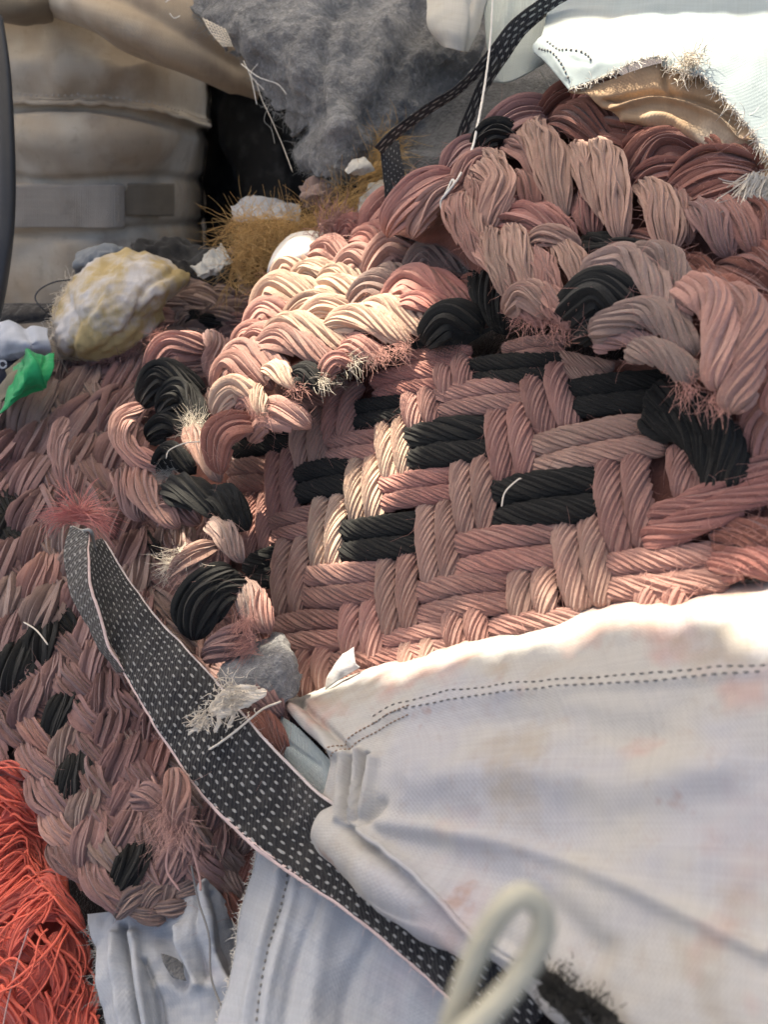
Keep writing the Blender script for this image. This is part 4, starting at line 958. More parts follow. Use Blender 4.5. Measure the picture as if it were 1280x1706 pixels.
# single yarns that have come undone and loop over the bundle
pts = []
for path, w, lift in RED:
    for k in range(3):
        off = rng.normal(0, w * .35, (1, 2)); q = catmull(np.asarray(path, float) + off + rng.normal(0, 5, (len(path), 2)), 18)
        q = q + np.stack([vnoise(np.stack([np.linspace(0, 3, 18), np.full(18, k * 3.), np.full(18, w)], 1), k + 1.) for _ in (0, 1)], 1) * 6
        pts.append(S_RED.pos(q[:, 0], q[:, 1]) + S_RED.nrm(q[:, 0], q[:, 1]) * (lift + .008 + .009 * np.sin(np.linspace(0, np.pi, 18)) + rng.uniform(-.002, .004))[:, None])
threads('loose_yarn', red, M_TRED, np.array(pts), rng.uniform(.0011, .0019, len(pts)), sides=6)
cloth('core', red, M_RED, [[(x, y, float(S_RED.inv(x, y)) - .03) for x in (-60, 0, 50, 90 + (y - 1280) * .16)] for y in (1270, 1400, 1520, 1640, 1800)], 30, 40, noise=[(20, .012, 4)])
q = catmull(np.array([(48, 1545, 1.36), (30, 1600, 1.37), (10, 1680, 1.4), (0, 1740, 1.42)]), 30)
pipe('pale_yarn', red, M_TROSE, unproj(q[:, 0], q[:, 1], q[:, 2]), .0008, 6)

# ------------------------------------------------------------------ beige bulk bag behind, left
bb = thing('bulk_bag', 'tall beige bulk bag with sewn webbing band behind the heap at left', 'bag', (-.95, 1.85, 0.0))
def wi(x, y, D=1.75):           # a wall standing upright at distance D
    e = -PITCH + np.arctan((CY - np.asarray(y, float)) / FPX)
    return 1.0 / (D / np.cos(e) * np.cos(e + PITCH))
def wrow(xs, y, ds, dy=None): return [(x, y + (0 if dy is None else dy[k]), float(wi(x, y, ds[k]))) for k, x in enumerate(xs)]
XS = [-260, -60, 60, 160, 260, 330, 372, 392]
rows = [wrow([-260, -60, 60, 160, 240, 300, 340, 372], -330, [1.95, 1.82, 1.76, 1.74, 1.76, 1.88, 2.05, 2.35]),
        wrow([-260, -60, 60, 160, 240, 300, 340, 362], 30, [1.86, 1.74, 1.70, 1.69, 1.72, 1.85, 2.03, 2.35]),
        wrow([-260, -60, 60, 160, 250, 310, 345, 362], 110, [1.83, 1.70, 1.65, 1.64, 1.67, 1.82, 2.0, 2.35]),
        wrow([-260, -60, 60, 160, 250, 312, 342, 358], 172, [1.84, 1.71, 1.66, 1.65, 1.69, 1.83, 2.02, 2.35], [6, 0, -4, -4, 2, 14, 26, 34]),
        wrow([-260, -60, 60, 160, 250, 305, 338, 352], 230, [1.82, 1.68, 1.62, 1.61, 1.66, 1.82, 2.0, 2.33]),
        wrow([-260, -60, 60, 160, 240, 290, 322, 338], 300, [1.84, 1.70, 1.65, 1.64, 1.68, 1.83, 2.02, 2.35]),
        wrow([-260, -60, 60, 160, 240, 285, 318, 334], 390, [1.84, 1.71, 1.66, 1.65, 1.69, 1.84, 2.03, 2.35]),
        wrow([-260, -60, 60, 160, 240, 290, 322, 338], 520, [1.84, 1.70, 1.65, 1.64, 1.68, 1.84, 2.03, 2.35]),
        wrow([-260, -60, 60, 160, 240, 290, 322, 338], 1250, [1.84, 1.70, 1.65, 1.64, 1.68, 1.84, 2.03, 2.35])]
o, GPb, GN, GX = cloth('wall', bb, M_BAG, rows, 90, 190, [
    ([(-60, 166), (60, 165), (160, 168), (250, 180), (345, 205)], 6, .010), ([(-60, 186), (60, 182), (160, 184), (250, 198), (345, 222)], 9, -.014),
    ([(-60, 296), (60, 300), (200, 296), (330, 300)], 10, -.010), ([(-60, 395), (80, 392), (200, 384), (330, 372)], 8, -.012), ([(60, 40), (110, 90), (100, 150)], 26, .014), ([(180, 50), (210, 110), (190, 160)], 24, -.012)],
    noise=[(3.2, .022, 3), (11, .006, 5)], solid=.002, heap=False)
q = on_cloth(GPb, GN, GX, [(-60, 168), (20, 166), (160, 170), (250, 182), (345, 206)], 120, .006)
pipe('seam_cord', bb, M_BAG, q, .0045, 10, yarns=4, amp=.1)
q2 = q + np.array([0, 0, .012])
stitches('seam_stitching', bb, M_BAND, q2, np.tile(unit(CAM - q2[60]), (120, 1)), .012, .0016)
o, TP, TN, TX = cloth('webbing_band', bb, M_BAND, [[(x, y, float(wi(x, y, 1.63 if x < 205 else 1.655))) for x in (-80, 30, 120, 185, 208)] for y in (308, 345, 380)], 80, 24, noise=[(14, .003, 3)], solid=.004, heap=False)
stitches('seam_stitching', bb, M_BAND, on_cloth(TP, TN, TX, [(196, 312), (196, 376)], 30, .003), np.tile(unit(CAM - TP[10, 40]), (30, 1)), .008, .0014)
cloth('side_patch', bb, M_BAGDARK, [[(x, y, float(wi(x, y, d))) for x, d in ((205, 1.655), (240, 1.67), (290, 1.745))] for y in (306, 335, 360)], 20, 16, noise=[(14, .002, 8)], solid=.003, heap=False)
# the tied neck of the bag slung over its shoulder
rows = [wrow([30, 120, 220, 330, 430], y, ds, dy) for y, ds, dy in ((-60, [1.70, 1.64, 1.62, 1.66, 1.75], [-30, -20, 0, 20, 60]), (-5, [1.66, 1.58, 1.55, 1.58, 1.70], [-30, -15, 0, 30, 90]), (40, [1.64, 1.56, 1.53, 1.57, 1.70], [-40, -20, 10, 50, 110]), (65, [1.67, 1.60, 1.58, 1.62, 1.74], [-40, -22, 20, 66, 112]))]
o, *_ = cloth('top_flap', bb, M_BAG, rows, 80, 50, [([(120, 0), (240, 60), (380, 150)], 16, .012), ([(150, -20), (260, 30), (400, 110)], 12, -.010)], noise=[(6, .012, 8)], solid=.003, heap=False)
o, *_ = cloth('rolled_rim', bb, M_BAGDARK, [wrow([-120, -20, 40, 90], y, d) for y, d in ((-40, [1.72, 1.62, 1.60, 1.66]), (0, [1.68, 1.58, 1.56, 1.62]), (30, [1.68, 1.59, 1.57, 1.63]), (44, [1.74, 1.64, 1.62, 1.68]))], 40, 30, noise=[(9, .012, 4)], solid=.003, heap=False)
# near-black sheet added to stand in for deep shade in the gap
b2 = thing('gap_shade', 'dark bag standing in deep shade in the gap behind the grey felt', 'bag', (-.25, 2.25, 0.0))
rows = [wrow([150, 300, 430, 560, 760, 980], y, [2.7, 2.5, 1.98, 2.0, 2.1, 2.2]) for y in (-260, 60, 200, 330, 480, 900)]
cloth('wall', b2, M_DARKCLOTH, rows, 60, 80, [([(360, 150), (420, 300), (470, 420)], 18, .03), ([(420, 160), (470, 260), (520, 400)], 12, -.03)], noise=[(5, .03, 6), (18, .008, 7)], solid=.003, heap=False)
# black hose at the left border
q = catmull(np.array([(-12, 20, .86), (2, 120, .87), (9, 250, .88), (9, 350, .885), (2, 430, .89), (-14, 520, .89), (-40, 620, .88)]), 60)
o = pipe('rubber_hose', None, M_HOSE, unproj(q[:, 0], q[:, 1], q[:, 2]), .0125, 20, base=unproj(-20., 540., .89), heap=False)
tag(o, 'smooth black rubber hose curving along the left border in front of the beige bag', 'hose')

# ------------------------------------------------------------------ grey felt
felt = thing('felt_sheet', 'torn light grey felt sheet with frayed left edge hanging at the top centre', 'felt', unproj(560., 300., .82) + np.array([0, 0, -.25]))
rows = [[(280, -40, .74), (400, -40, .80), (520, -40, .80), (640, -40, .78), (760, -40, .78), (830, -40, .78)],
        [(296, 10, .76), (400, 20, .81), (520, 20, .83), (640, 20, .80), (750, 20, .80), (820, 30, .79)],
        [(345, 62, .77), (430, 70, .82), (530, 70, .85), (640, 75, .82), (730, 80, .81), (800, 90, .79)],
        [(420, 130, .77), (470, 135, .82), (545, 135, .86), (630, 130, .83), (705, 132, .80), (770, 140, .77)],
        [(452, 185, .77), (500, 190, .82), (555, 195, .87), (620, 195, .83), (680, 195, .80), (735, 200, .77)],
        [(500, 205, .78), (525, 235, .83), (565, 240, .87), (610, 240, .84), (645, 245, .80), (690, 250, .77)],
        [(490, 255, .79), (520, 275, .83), (560, 280, .87), (600, 285, .84), (630, 285, .80), (650, 290, .77)],
        [(530, 300, .80), (545, 312, .83), (560, 312, .85), (580, 308, .84), (605, 300, .81), (625, 300, .78)]]
def fr(px):
    n = fbm(np.concatenate([px / 16., np.zeros(px.shape[:2] + (1,))], -1), 3)
    e = np.ones(px.shape[:2]) * 9.
    e = np.minimum(e, np.arange(px.shape[1])[None, :] / 5. + 0 * n)
    e = np.minimum(e, np.arange(px.shape[0])[::-1][:, None] / 5. + 0 * n)
    return e + n * 1.2 > .35
o, FP, FN, FX = cloth('felt', felt, M_FELT, rows, 150, 110, [([(640, 60), (600, 150), (545, 240)], 26, .018), ([(560, 20), (530, 120), (515, 200)], 16, -.014), ([(700, 30), (660, 120), (620, 200)], 18, -.012), ([(400, 40), (440, 90)], 12, .010)], noise=[(9, .014, 2), (34, .006, 3), (100, .0025, 4)], solid=.005, ragged=fr)
edge_fray(felt, M_TGREY, FP, FN, FP[:, 3], 500, .010, .0004, edge_out(FP, 1, 0), curl=1.2)
edge_fray(felt, M_TGREY, FP, FN, FP[-4], 220, .010, .0004, edge_out(FP, 0, 1), curl=1.2)
k = rng.integers(0, FP.shape[0] * FP.shape[1], 4000)
fibres('felt_fuzz', felt, M_TGREY, FP.reshape(-1, 3)[k], FN.reshape(-1, 3)[k] * .5 + rng.normal(0, .7, (4000, 3)), rng.uniform(.004, .016, 4000), .0003, 1.2, 5)
# woven scrim showing where the felt has come away, and long loose threads
for pth, m, rd in [([(425, 130, .80), (436, 165, .80), (448, 190, .805), (470, 240, .81), (488, 288, .82)], M_TCREAM, .0009), ([(448, 175, .81), (440, 200, .815), (452, 215, .815), (458, 240, .82)], M_TGREY, .0006),
                   ([(400, 105, .82), (430, 128, .83), (462, 140, .83), (478, 158, .83)], M_TWHITE, .0012), ([(405, 100, .82), (418, 130, .82), (428, 175, .82)], M_TWHITE, .0010), ([(430, 105, .83), (418, 125, .83), (440, 150, .83)], M_TWHITE, .0008), ([(275, 4, .78), (285, -4, .78), (300, -20, .78)], M_TWHITE, .0015), ([(282, 22, .78), (290, 30, .78), (300, 26, .78)], M_TWHITE, .0012)]:
    q = catmull(np.array(pth), 30); pipe('loose_thread', felt, m, unproj(q[:, 0], q[:, 1], q[:, 2]), rd * .6, 6)
V = []
for k in range(7):
    V.append(catmull(np.array([(338 + k * 6, 30 + k * 3, .80), (352 + k * 5, 55 + k * 1.5, .81), (372 + k * 2.5, 78, .815)]), 12))
    V.append(catmull(np.array([(338 + k * 4, 32 + k * 6, .80), (356 + k * 3, 40 + k * 5, .812), (376 + k * 1.5, 50 + k * 4, .81)]), 12))
V = np.array(V); threads('scrim', felt, M_TCREAM, unproj(V[..., 0], V[..., 1], V[..., 2]) , .0009, kind=None)
f2 = thing('felt_pad', 'darker grey felt pad lying flat behind the rim of the folded mat', 'felt', unproj(780., 280., .86) + np.array([0, 0, -.2]))
rows = [[(640, 60, .70), (760, 60, .72), (880, 70, .74), (1000, 90, .76)], [(650, 180, .76), (760, 170, .79), (870, 160, .81), (1000, 160, .83)], [(655, 262, .81), (750, 250, .85), (850, 230, .87), (1000, 220, .89)], [(660, 285, .84), (750, 270, .87), (850, 255, .89), (1000, 250, .90)], [(662, 340, .85), (760, 330, .89), (860, 300, .91), (1000, 300, .92)]]
o, F2P, F2N, F2X = cloth('felt', f2, M_FELT2, rows, 90, 70, [([(650, 272), (750, 258), (850, 240)], 10, .012)], noise=[(9, .012, 6), (45, .004, 7)], solid=.006)
k = rng.integers(0, F2P.shape[0] * F2P.shape[1], 900)
fibres('felt_fuzz', f2, M_TGREY, F2P.reshape(-1, 3)[k], F2N.reshape(-1, 3)[k] * .6 + rng.normal(0, .6, (900, 3)), rng.uniform(.006, .018, 900), .0003, 1.2, 5)
for pth in ([(898, 115, .9), (915, 140, .9), (932, 162, .92), (955, 182, .95)], [(893, 160, .9), (894, 178, .9), (895, 190, .92)]):
    q = catmull(np.array(pth), 16); pipe('loose_thread', f2, M_TWHITE, unproj(q[:, 0], q[:, 1], q[:, 2]), .0006, 6)

# ------------------------------------------------------------------ sunlit canvas, top right
tc = thing('sunlit_canvas', 'bright white canvas with tan lining and torn hem at the top right', 'canvas', unproj(1150., 200., 1.25) + np.array([0, 0, -.15]))
rows = [[(925, -40, .90), (1040, -40, .92), (1160, -40, .94), (1340, -40, .98)],
        [(905, 55, 1.02), (1030, 52, 1.06), (1160, 52, 1.10), (1340, 56, 1.16)],
        [(888, 78, 1.10), (1020, 62, 1.16), (1150, 60, 1.20), (1340, 66, 1.26)],
        [(915, 110, 1.15), (1010, 100, 1.21), (1150, 85, 1.26), (1340, 120, 1.32)],
        [(938, 135, 1.17), (1000, 135, 1.23), (1140, 96, 1.285), (1340, 230, 1.38)]]
hem = [(948, 150, 1.185), (985, 138, 1.225), (1040, 122, 1.25), (1090, 108, 1.27), (1150, 96, 1.29), (1195, 130, 1.31), (1232, 190, 1.35), (1268, 262, 1.40), (1330, 330, 1.45)]
hrow = [tuple(v) for v in catmull(np.array(hem), 4)]
rows[4] = hrow
o, HP, HN, HX = cloth('canvas', tc, M_CANVAS3, rows, 140, 90, [([(905, 70), (925, 100), (945, 130)], 5, .003), ([(920, 68), (945, 95), (985, 108)], 4, -.003)], noise=[(8, .006, 3), (30, .0015, 5)], solid=.0018)
edge_fray(tc, M_TWHITE, HP, HN, HP[-1], 900, .006, .0004, edge_out(HP, 0, 1), curl=1.0)
q = on_cloth(HP, HN, HX, [(898, 80), (920, 92), (938, 112), (952, 138)], 40, .001)
stitches('seam_stitching', tc, M_SEAMTH, q, np.tile(unit(CAM - q[20]), (40, 1)), .008, .0012)
q = on_cloth(HP, HN, HX, [(912, 74), (945, 86), (975, 92), (990, 108)], 40, .001)
stitches('seam_stitching', tc, M_SEAMTH, q, np.tile(unit(CAM - q[20]), (40, 1)), .008, .0012)
hc = np.array(hem)
lrow = [tuple(v) for v in catmull(hc, 7)]
rows = [[(x, y + 2, i - .012) for x, y, i in lrow],
        [(975, 155, 1.20), (1010, 160, 1.22), (1060, 165, 1.24), (1120, 170, 1.26), (1180, 185, 1.29), (1235, 225, 1.33), (1320, 350, 1.42)],
        [(1005, 182, 1.205), (1040, 192, 1.225), (1090, 205, 1.25), (1140, 220, 1.27), (1190, 245, 1.30), (1240, 270, 1.335), (1310, 360, 1.41)],
        [(1018, 192, 1.19), (1050, 212, 1.21), (1100, 222, 1.235), (1150, 243, 1.255), (1200, 262, 1.285), (1250, 290, 1.32), (1300, 370, 1.40)]]
o, LP, LN, LX = cloth('lining', tc, M_LINING, rows, 130, 70, [([(1020, 178), (1100, 172), (1180, 190), (1250, 230)], 5, .008), ([(1010, 170), (1090, 160), (1180, 176), (1250, 216)], 6, -.008), ([(1110, 110), (1110, 140), (1120, 160)], 5, -.006), ([(1040, 195), (1120, 205), (1200, 250)], 8, .007)], noise=[(14, .006, 6), (45, .002, 8)], solid=.0015)
edge_fray(tc, M_TCREAM, LP, LN, LP[-1], 300, .006, .0004, edge_out(LP, 0, 1), curl=1.0)
tuftc = unproj(1150., 108., 1.30)
fibres('frayed_knot', tc, M_TCREAM, tuftc + rng.normal(0, .006, (160, 3)), rng.normal(0, 1, (160, 3)) + np.array([0, -.3, .3]), rng.uniform(.008, .02, 160), .0005, 1.5, 6)
# loose ends hanging on the far right
n = 260; q = np.stack([rng.uniform(1245, 1300, n), rng.uniform(285, 330, n)], 1)
fibres('hanging_fringe', tc, M_TCREAM, unproj(q[:, 0], q[:, 1], 1.43), np.array([-.35, -.1, -.8]) + rng.normal(0, .25, (n, 3)), rng.uniform(.02, .045, n), .0008, .5, 7)
gs = thing('grey_scrap', 'frayed grey rag strips under the fringe at the right border', 'rag', unproj(1255., 400., 1.47) + np.array([0, 0, -.03]))
for w_, pts_ in ((13, [(1228, 352, 1.46), (1245, 375, 1.47), (1262, 405, 1.48)]), (11, [(1245, 368, 1.46), (1265, 372, 1.47), (1290, 388, 1.48)]), (10, [(1260, 385, 1.46), (1268, 405, 1.47), (1282, 425, 1.48)])):
    sf = Surf(lambda x, y: 1.45 + 0 * x); strand(gs, M_DUST, sf, [(a_, b_) for a_, b_, _ in pts_], w_ * 1.5, 0, yarns=9, thick=.4, leaf=True, fuzz=0, name='rag_strip')

# ------------------------------------------------------------------ small things at the top centre
ws = thing('white_tongue', 'rounded tongue of thin off-white sheet hanging at the top edge beside the felt', 'sheet', unproj(755., 60., .92) + np.array([0, 0, -.1]))
o, *_ = cloth('sheet', ws, M_SHEET, [[(700, -50, .86), (750, -50, .88), (800, -50, .88), (830, -50, .87)], [(712, 5, .90), (750, 5, .92), (790, 5, .92), (812, 5, .90)], [(716, 45, .92), (745, 45, .945), (775, 50, .945), (802, 50, .92)], [(738, 76, .925), (750, 80, .94), (768, 86, .94), (785, 86, .925)]], 50, 50, [([(785, 0), (790, 50), (780, 90)], 6, -.006)], noise=[(14, .004, 3)], solid=.0012)
ms = thing('ribbed_cloth', 'pale green ribbed cloth at the top edge behind the black dashed strap', 'cloth', unproj(850., 80., .95) + np.array([0, 0, -.1]))
o, MP, MN, MX = cloth('cloth', ms, M_MINT, [[(800, -50, .84), (850, -50, .86), (910, -50, .88), (960, -50, .88)], [(806, 20, .90), (850, 20, .93), (905, 20, .95), (950, 25, .95)], [(812, 90, .93), (850, 80, .96), (895, 75, .98), (930, 80, .99)], [(815, 140, .94), (845, 138, .965), (875, 125, .98), (905, 108, .98)]], 60, 60, [([(850, 0), (840, 60), (830, 130)], 8, .006)], noise=[(14, .004, 7)], solid=.0014)
ds = thing('dashed_strap', 'narrow black strap with white dashed lines crossing the felt diagonally at the top', 'strap', unproj(780., 160., 1.0) + np.array([0, 0, -.05]))
def strip(name, parent, m, ctr, half, nrow, mat_w=1.0, twist=None, solid=.0016):
    c = catmull(np.array(ctr), nrow); t = unit(np.gradient(c[:, :2], axis=0)); p = np.stack([-t[:, 1], t[:, 0]], 1)
    h = np.interp(np.linspace(0, 1, nrow), np.linspace(0, 1, len(half)), half)
    A = np.stack([c[:, :2] + p * (h * s)[:, None] for s in np.linspace(-1, 1, 8)], 1)
    inv = c[:, 2:3] + np.linspace(-1, 1, 8)[None] * (.01 if twist is None else twist)
    P = unproj(A[..., 0], A[..., 1], inv); P = P + .0015 * fbm(P * 30, 2)[..., None]
    L = np.r_[0, np.cumsum(np.linalg.norm(np.diff(P[:, 4], axis=0), axis=1))]; wd = np.linalg.norm(P[nrow // 2, 0] - P[nrow // 2, -1])
    return link(name, P, grid_faces(nrow, 8, False), m, parent, np.stack([np.broadcast_to(np.linspace(0, 1, 8)[None], (nrow, 8)), np.broadcast_to((L / wd)[:, None], (nrow, 8))], -1), True, solid)
strip('webbing', ds, M_WEB2, [(960, -25, .99), (915, 5, 1.0), (860, 45, 1.01), (820, 92, 1.015), (770, 145, 1.01), (710, 185, 1.0), (660, 222, .99), (632, 250, .98)], [13, 13, 12, 9, 7, 8, 8, 8], 120)
strip('webbing', ds, M_WEB2, [(905, 18, .99), (868, 50, 1.0), (832, 100, 1.005), (805, 145, 1.0), (785, 190, .99), (770, 230, .985), (764, 268, .98)], [11, 11, 12, 10, 8, 8, 6], 90)
bs = thing('speckled_strap', 'short upright black strap with white specks between the coir tuft and the mat rim', 'strap', unproj(658., 330., .95) + np.array([0, 0, -.06]))
strip('webbing', bs, M_WEB3, [(650, 236, .96), (656, 280, .965), (662, 320, .965), (664, 360, .96)], [14, 17, 19, 18], 50)
st = thing('white_string', 'thin knotted white string hanging down in front of the felt onto the mat', 'string', unproj(740., 320., 1.1) + np.array([0, 0, -.03]))
q = catmull(np.array([(822, -20, 1.02), (818, 60, 1.03), (810, 130, 1.05), (798, 200, 1.08), (785, 255, 1.10), (765, 295, 1.115), (745, 322, 1.13), (736, 332, 1.13), (735, 345, 1.13), (745, 368, 1.14), (756, 390, 1.15)]), 120)
pipe('cord', st, M_TWHITE, unproj(q[:, 0], q[:, 1], q[:, 2]), np.interp(np.linspace(0, 1, 120), [0, .55, .75, 1], [.0011, .0016, .0014, .0008]), 8, yarns=3, amp=.25, ang=45)
q = catmull(np.array([(736, 332, 1.132), (748, 318, 1.135), (757, 305, 1.135), (754, 300, 1.13), (746, 316, 1.13), (738, 332, 1.13)]), 40)
pipe('knot', st, M_TWHITE, unproj(q[:, 0], q[:, 1], q[:, 2]), .0013, 8, yarns=3, amp=.25, ang=45)

# ------------------------------------------------------------------ coir and scraps behind the mats
coir = thing('coir_tuft', 'tangled tuft of golden brown coconut fibre behind the mat flap', 'fibre tuft', unproj(480., 430., .83) + np.array([0, 0, -.1]))
n = 2800
u_ = rng.random(n)
cxy = np.where(u_[:, None] < .72, np.stack([rng.uniform(384, 545, n), rng.uniform(362, 480, n)], 1), catmull([(520, 370), (580, 340), (620, 290), (640, 240)], n)[rng.permutation(n)] + rng.normal(0, 10, (n, 2)))
cxy[:, 1] = np.where((u_ < .72) & (cxy[:, 1] > 430), cxy[:, 1] - (cxy[:, 0] - 384) * .35, cxy[:, 1])
ci = .83 + rng.uniform(-.03, .05, n)
P = unproj(cxy[:, 0], cxy[:, 1], ci)
dd = rng.normal(0, 1, (n, 1)) * RIGHT + rng.normal(0, .55, (n, 1)) * UP + rng.normal(0, .22, (n, 1)) * FWD
far = (u_ >= .72)[:, None]
dd = np.where(far, RIGHT * .75 + UP * .65 + rng.normal(0, .3, (n, 3)), dd)
fibres('coir', coir, M_COIR, P, dd, rng.uniform(.025, .075, n), .00042, 1.1, 9, droop=.35)
cloth('matted_core', coir, plain('coir_core', (.20, .12, .045), .9), [[(392, 380, .80), (450, 370, .82), (520, 372, .82), (565, 362, .82)], [(388, 420, .81), (440, 415, .84), (500, 410, .85), (560, 392, .85)], [(398, 460, .80), (430, 470, .83), (460, 470, .85), (500, 440, .85)]], 40, 30, noise=[(30, .015, 2)], solid=.01)
# pale rounded shell scrap
sh = thing('white_shell_scrap', 'smooth rounded off-white plastic scrap between the coir and the mat flap', 'plastic scrap', unproj(490., 440., .88) + np.array([0, 0, -.05]))
cloth('shell', sh, M_CUP, [[(466, 406, .88), (485, 390, .885), (515, 384, .885), (542, 388, .875)], [(454, 424, .90), (482, 410, .925), (515, 405, .925), (546, 402, .90)], [(446, 446, .905), (478, 434, .935), (512, 428, .935), (540, 420, .905)], [(444, 468, .89), (470, 460, .915), (500, 452, .915), (530, 440, .89)]], 40, 30, solid=.002)
yp = thing('padded_scrap', 'yellowed white padded scrap with crumpled edges left of the far braids', 'padding', unproj(190., 570., .8) + np.array([0, 0, -.1]))
o, YP, YN, YX = cloth('padding', yp, M_YELLOW, [[(118, 462, .77), (160, 432, .79), (215, 420, .80), (262, 428, .79), (305, 452, .77)], [(94, 500, .79), (150, 465, .83), (215, 448, .845), (268, 458, .83), (312, 462, .79)], [(84, 545, .80), (140, 515, .85), (205, 498, .86), (262, 492, .845), (300, 480, .80)], [(88, 585, .80), (135, 570, .84), (195, 555, .85), (245, 535, .83), (275, 510, .80)], [(105, 612, .78), (150, 605, .81), (200, 592, .82), (240, 565, .81), (268, 535, .78)]], 70, 60, [([(108, 490), (122, 530), (118, 600)], 6, -.006), ([(215, 425), (180, 470), (165, 520)], 7, .004), ([(285, 455), (240, 480), (225, 540)], 6, -.007), ([(150, 590), (200, 560), (262, 500)], 6, -.005)], noise=[(12, .006, 3), (42, .004, 5), (120, .0016, 6)], solid=.006)
edge_fray(yp, M_TCREAM, YP, YN, YP[:, 2], 500, .012, .0006, edge_out(YP, 1, 0), curl=1.8)
edge_fray(yp, M_TDUST, YP, YN, YP[-2], 500, .014, .0006, edge_out(YP, 0, 1), curl=1.8)
def scrap(name, label, cat, m, rows, folds=(), noise=((20, .008, 3),), solid=.0015, nu=40, nv=40):
    b = np.mean([unproj(*p) for p in rows[-1]], 0)
    o, P, N, px = cloth(name, None, m, rows, nu, nv, folds, noise, solid, base=b)
    return tag(o, label, cat), P, N
scrap('green_cloth', 'bright emerald green nylon scrap at the left border', 'cloth', M_GREEN, [[(22, 610, .86), (50, 590, .88), (90, 588, .87)], [(12, 640, .89), (45, 612, .93), (88, 612, .90)], [(2, 668, .90), (30, 650, .94), (80, 632, .91)], [(-5, 690, .90), (25, 672, .92), (70, 650, .90)]], [([(50, 592), (58, 620), (70, 640)], 5, .010), ([(35, 605), (32, 640), (20, 668)], 4, -.008), ([(75, 592), (72, 620)], 4, -.006)], noise=((30, .006, 3),))
scrap('olive_cloth', 'dull olive cloth scrap beside the green scrap', 'cloth', M_OLIVE, [[(-10, 640, .84), (20, 600, .85), (38, 585, .85)], [(-10, 660, .86), (20, 625, .88), (42, 600, .87)], [(-10, 685, .87), (18, 650, .89), (40, 625, .88)]])
scrap('pale_blue_cloth', 'smooth pale blue cloth at the left border above the green scrap', 'cloth', M_PALEBLUE, [[(-30, 548, .80), (10, 540, .81), (50, 542, .82), (78, 548, .81)], [(-30, 570, .83), (12, 562, .85), (50, 562, .86), (80, 562, .84)], [(-30, 592, .83), (12, 590, .85), (50, 586, .86), (84, 582, .84)], [(-30, 606, .81), (12, 602, .83), (50, 598, .84), (82, 594, .82)]], [([(40, 545), (60, 575)], 9, -.008)])
nv = thing('navy_cloth', 'dark navy cloth with a pale ring printed on it at the left border', 'cloth', unproj(0., 640., .82) + np.array([0, 0, -.04]))
cloth('cloth', nv, M_NAVY, [[(-40, 588, .81), (0, 590, .82), (50, 592, .82)], [(-40, 615, .835), (0, 615, .845), (50, 612, .835)], [(-40, 650, .84), (0, 650, .85), (50, 640, .84)]], 20, 20, solid=.0015)
a = np.linspace(0, 2 * np.pi, 28)
pipe('printed_ring', nv, M_PALEBLUE, unproj(4 + 6 * np.cos(a), 607 + 6 * np.sin(a), .8462), .0016, 6, flat=.3, taper=.001)
scrap('grey_webbing', 'dark grey webbing length at the left border above the pale blue cloth', 'strap', M_WEB3, [[(-40, 505, .78), (20, 505, .785), (80, 504, .78), (110, 508, .77)], [(-40, 522, .79), (20, 522, .795), (80, 520, .79), (112, 522, .78)], [(-40, 542, .79), (20, 540, .795), (80, 536, .79), (114, 536, .78)]], noise=((14, .004, 3),))
q = catmull(np.array([(118, 466, .82), (90, 470, .82), (66, 482, .82), (58, 497, .82), (68, 512, .82), (80, 522, .81)]), 40)
tag(pipe('bent_wire', None, M_HOSE, unproj(q[:, 0], q[:, 1], q[:, 2]), .0012, 8, base=unproj(80., 522., .81)), 'thin dark bent wire sticking out left of the padded scrap', 'wire')
scrap('denim_rag', 'crumpled slate grey rag behind the yellowed padding', 'rag', plain('slate_rag', (.16, .18, .20), .9), [[(125, 425, .74), (150, 408, .75), (185, 402, .755), (205, 412, .75)], [(124, 440, .77), (152, 425, .79), (188, 416, .79), (210, 420, .77)], [(126, 458, .76), (155, 448, .78), (190, 436, .78), (212, 432, .76)]], noise=((30, .012, 3),))
scrap('black_rag', 'black crumpled rag between the yellowed padding and the coir tuft', 'rag', M_DARKCLOTH, [[(215, 410, .74), (280, 405, .75), (340, 420, .76), (395, 440, .77)], [(225, 425, .76), (285, 425, .78), (340, 438, .79), (395, 460, .80)], [(240, 442, .77), (290, 450, .79), (345, 462, .80), (395, 482, .81)]], noise=((25, .018, 4), (70, .004, 5)))
scrap('torn_paper_scrap', 'white torn tissue scrap at the tip of the far braids', 'scrap', M_SHEET, [[(322, 445, .80), (345, 425, .81), (372, 412, .815)], [(328, 458, .83), (352, 440, .84), (380, 424, .84)], [(338, 466, .83), (360, 452, .845), (388, 436, .84)]], noise=((60, .010, 3), (140, .004, 2)))
scrap('grey_plastic_sheet', 'crumpled translucent grey plastic behind the coir tuft', 'plastic', M_PLASTIC, [[(388, 340, .72), (415, 326, .73), (450, 330, .735), (500, 345, .73)], [(390, 356, .74), (420, 346, .76), (455, 348, .76), (500, 358, .75)], [(392, 372, .75), (425, 366, .77), (460, 368, .77), (500, 372, .76)]], noise=((40, .008, 3),))
scrap('dirty_rag_knot', 'twisted dirty grey-pink rag hanging below the tip of the felt', 'rag', M_DUST, [[(502, 312, .80), (520, 302, .82), (545, 308, .82), (562, 318, .80)], [(500, 328, .82), (520, 322, .85), (545, 326, .85), (565, 332, .82)], [(505, 345, .81), (525, 342, .83), (545, 345, .83), (560, 346, .81)]], noise=((50, .012, 3),))
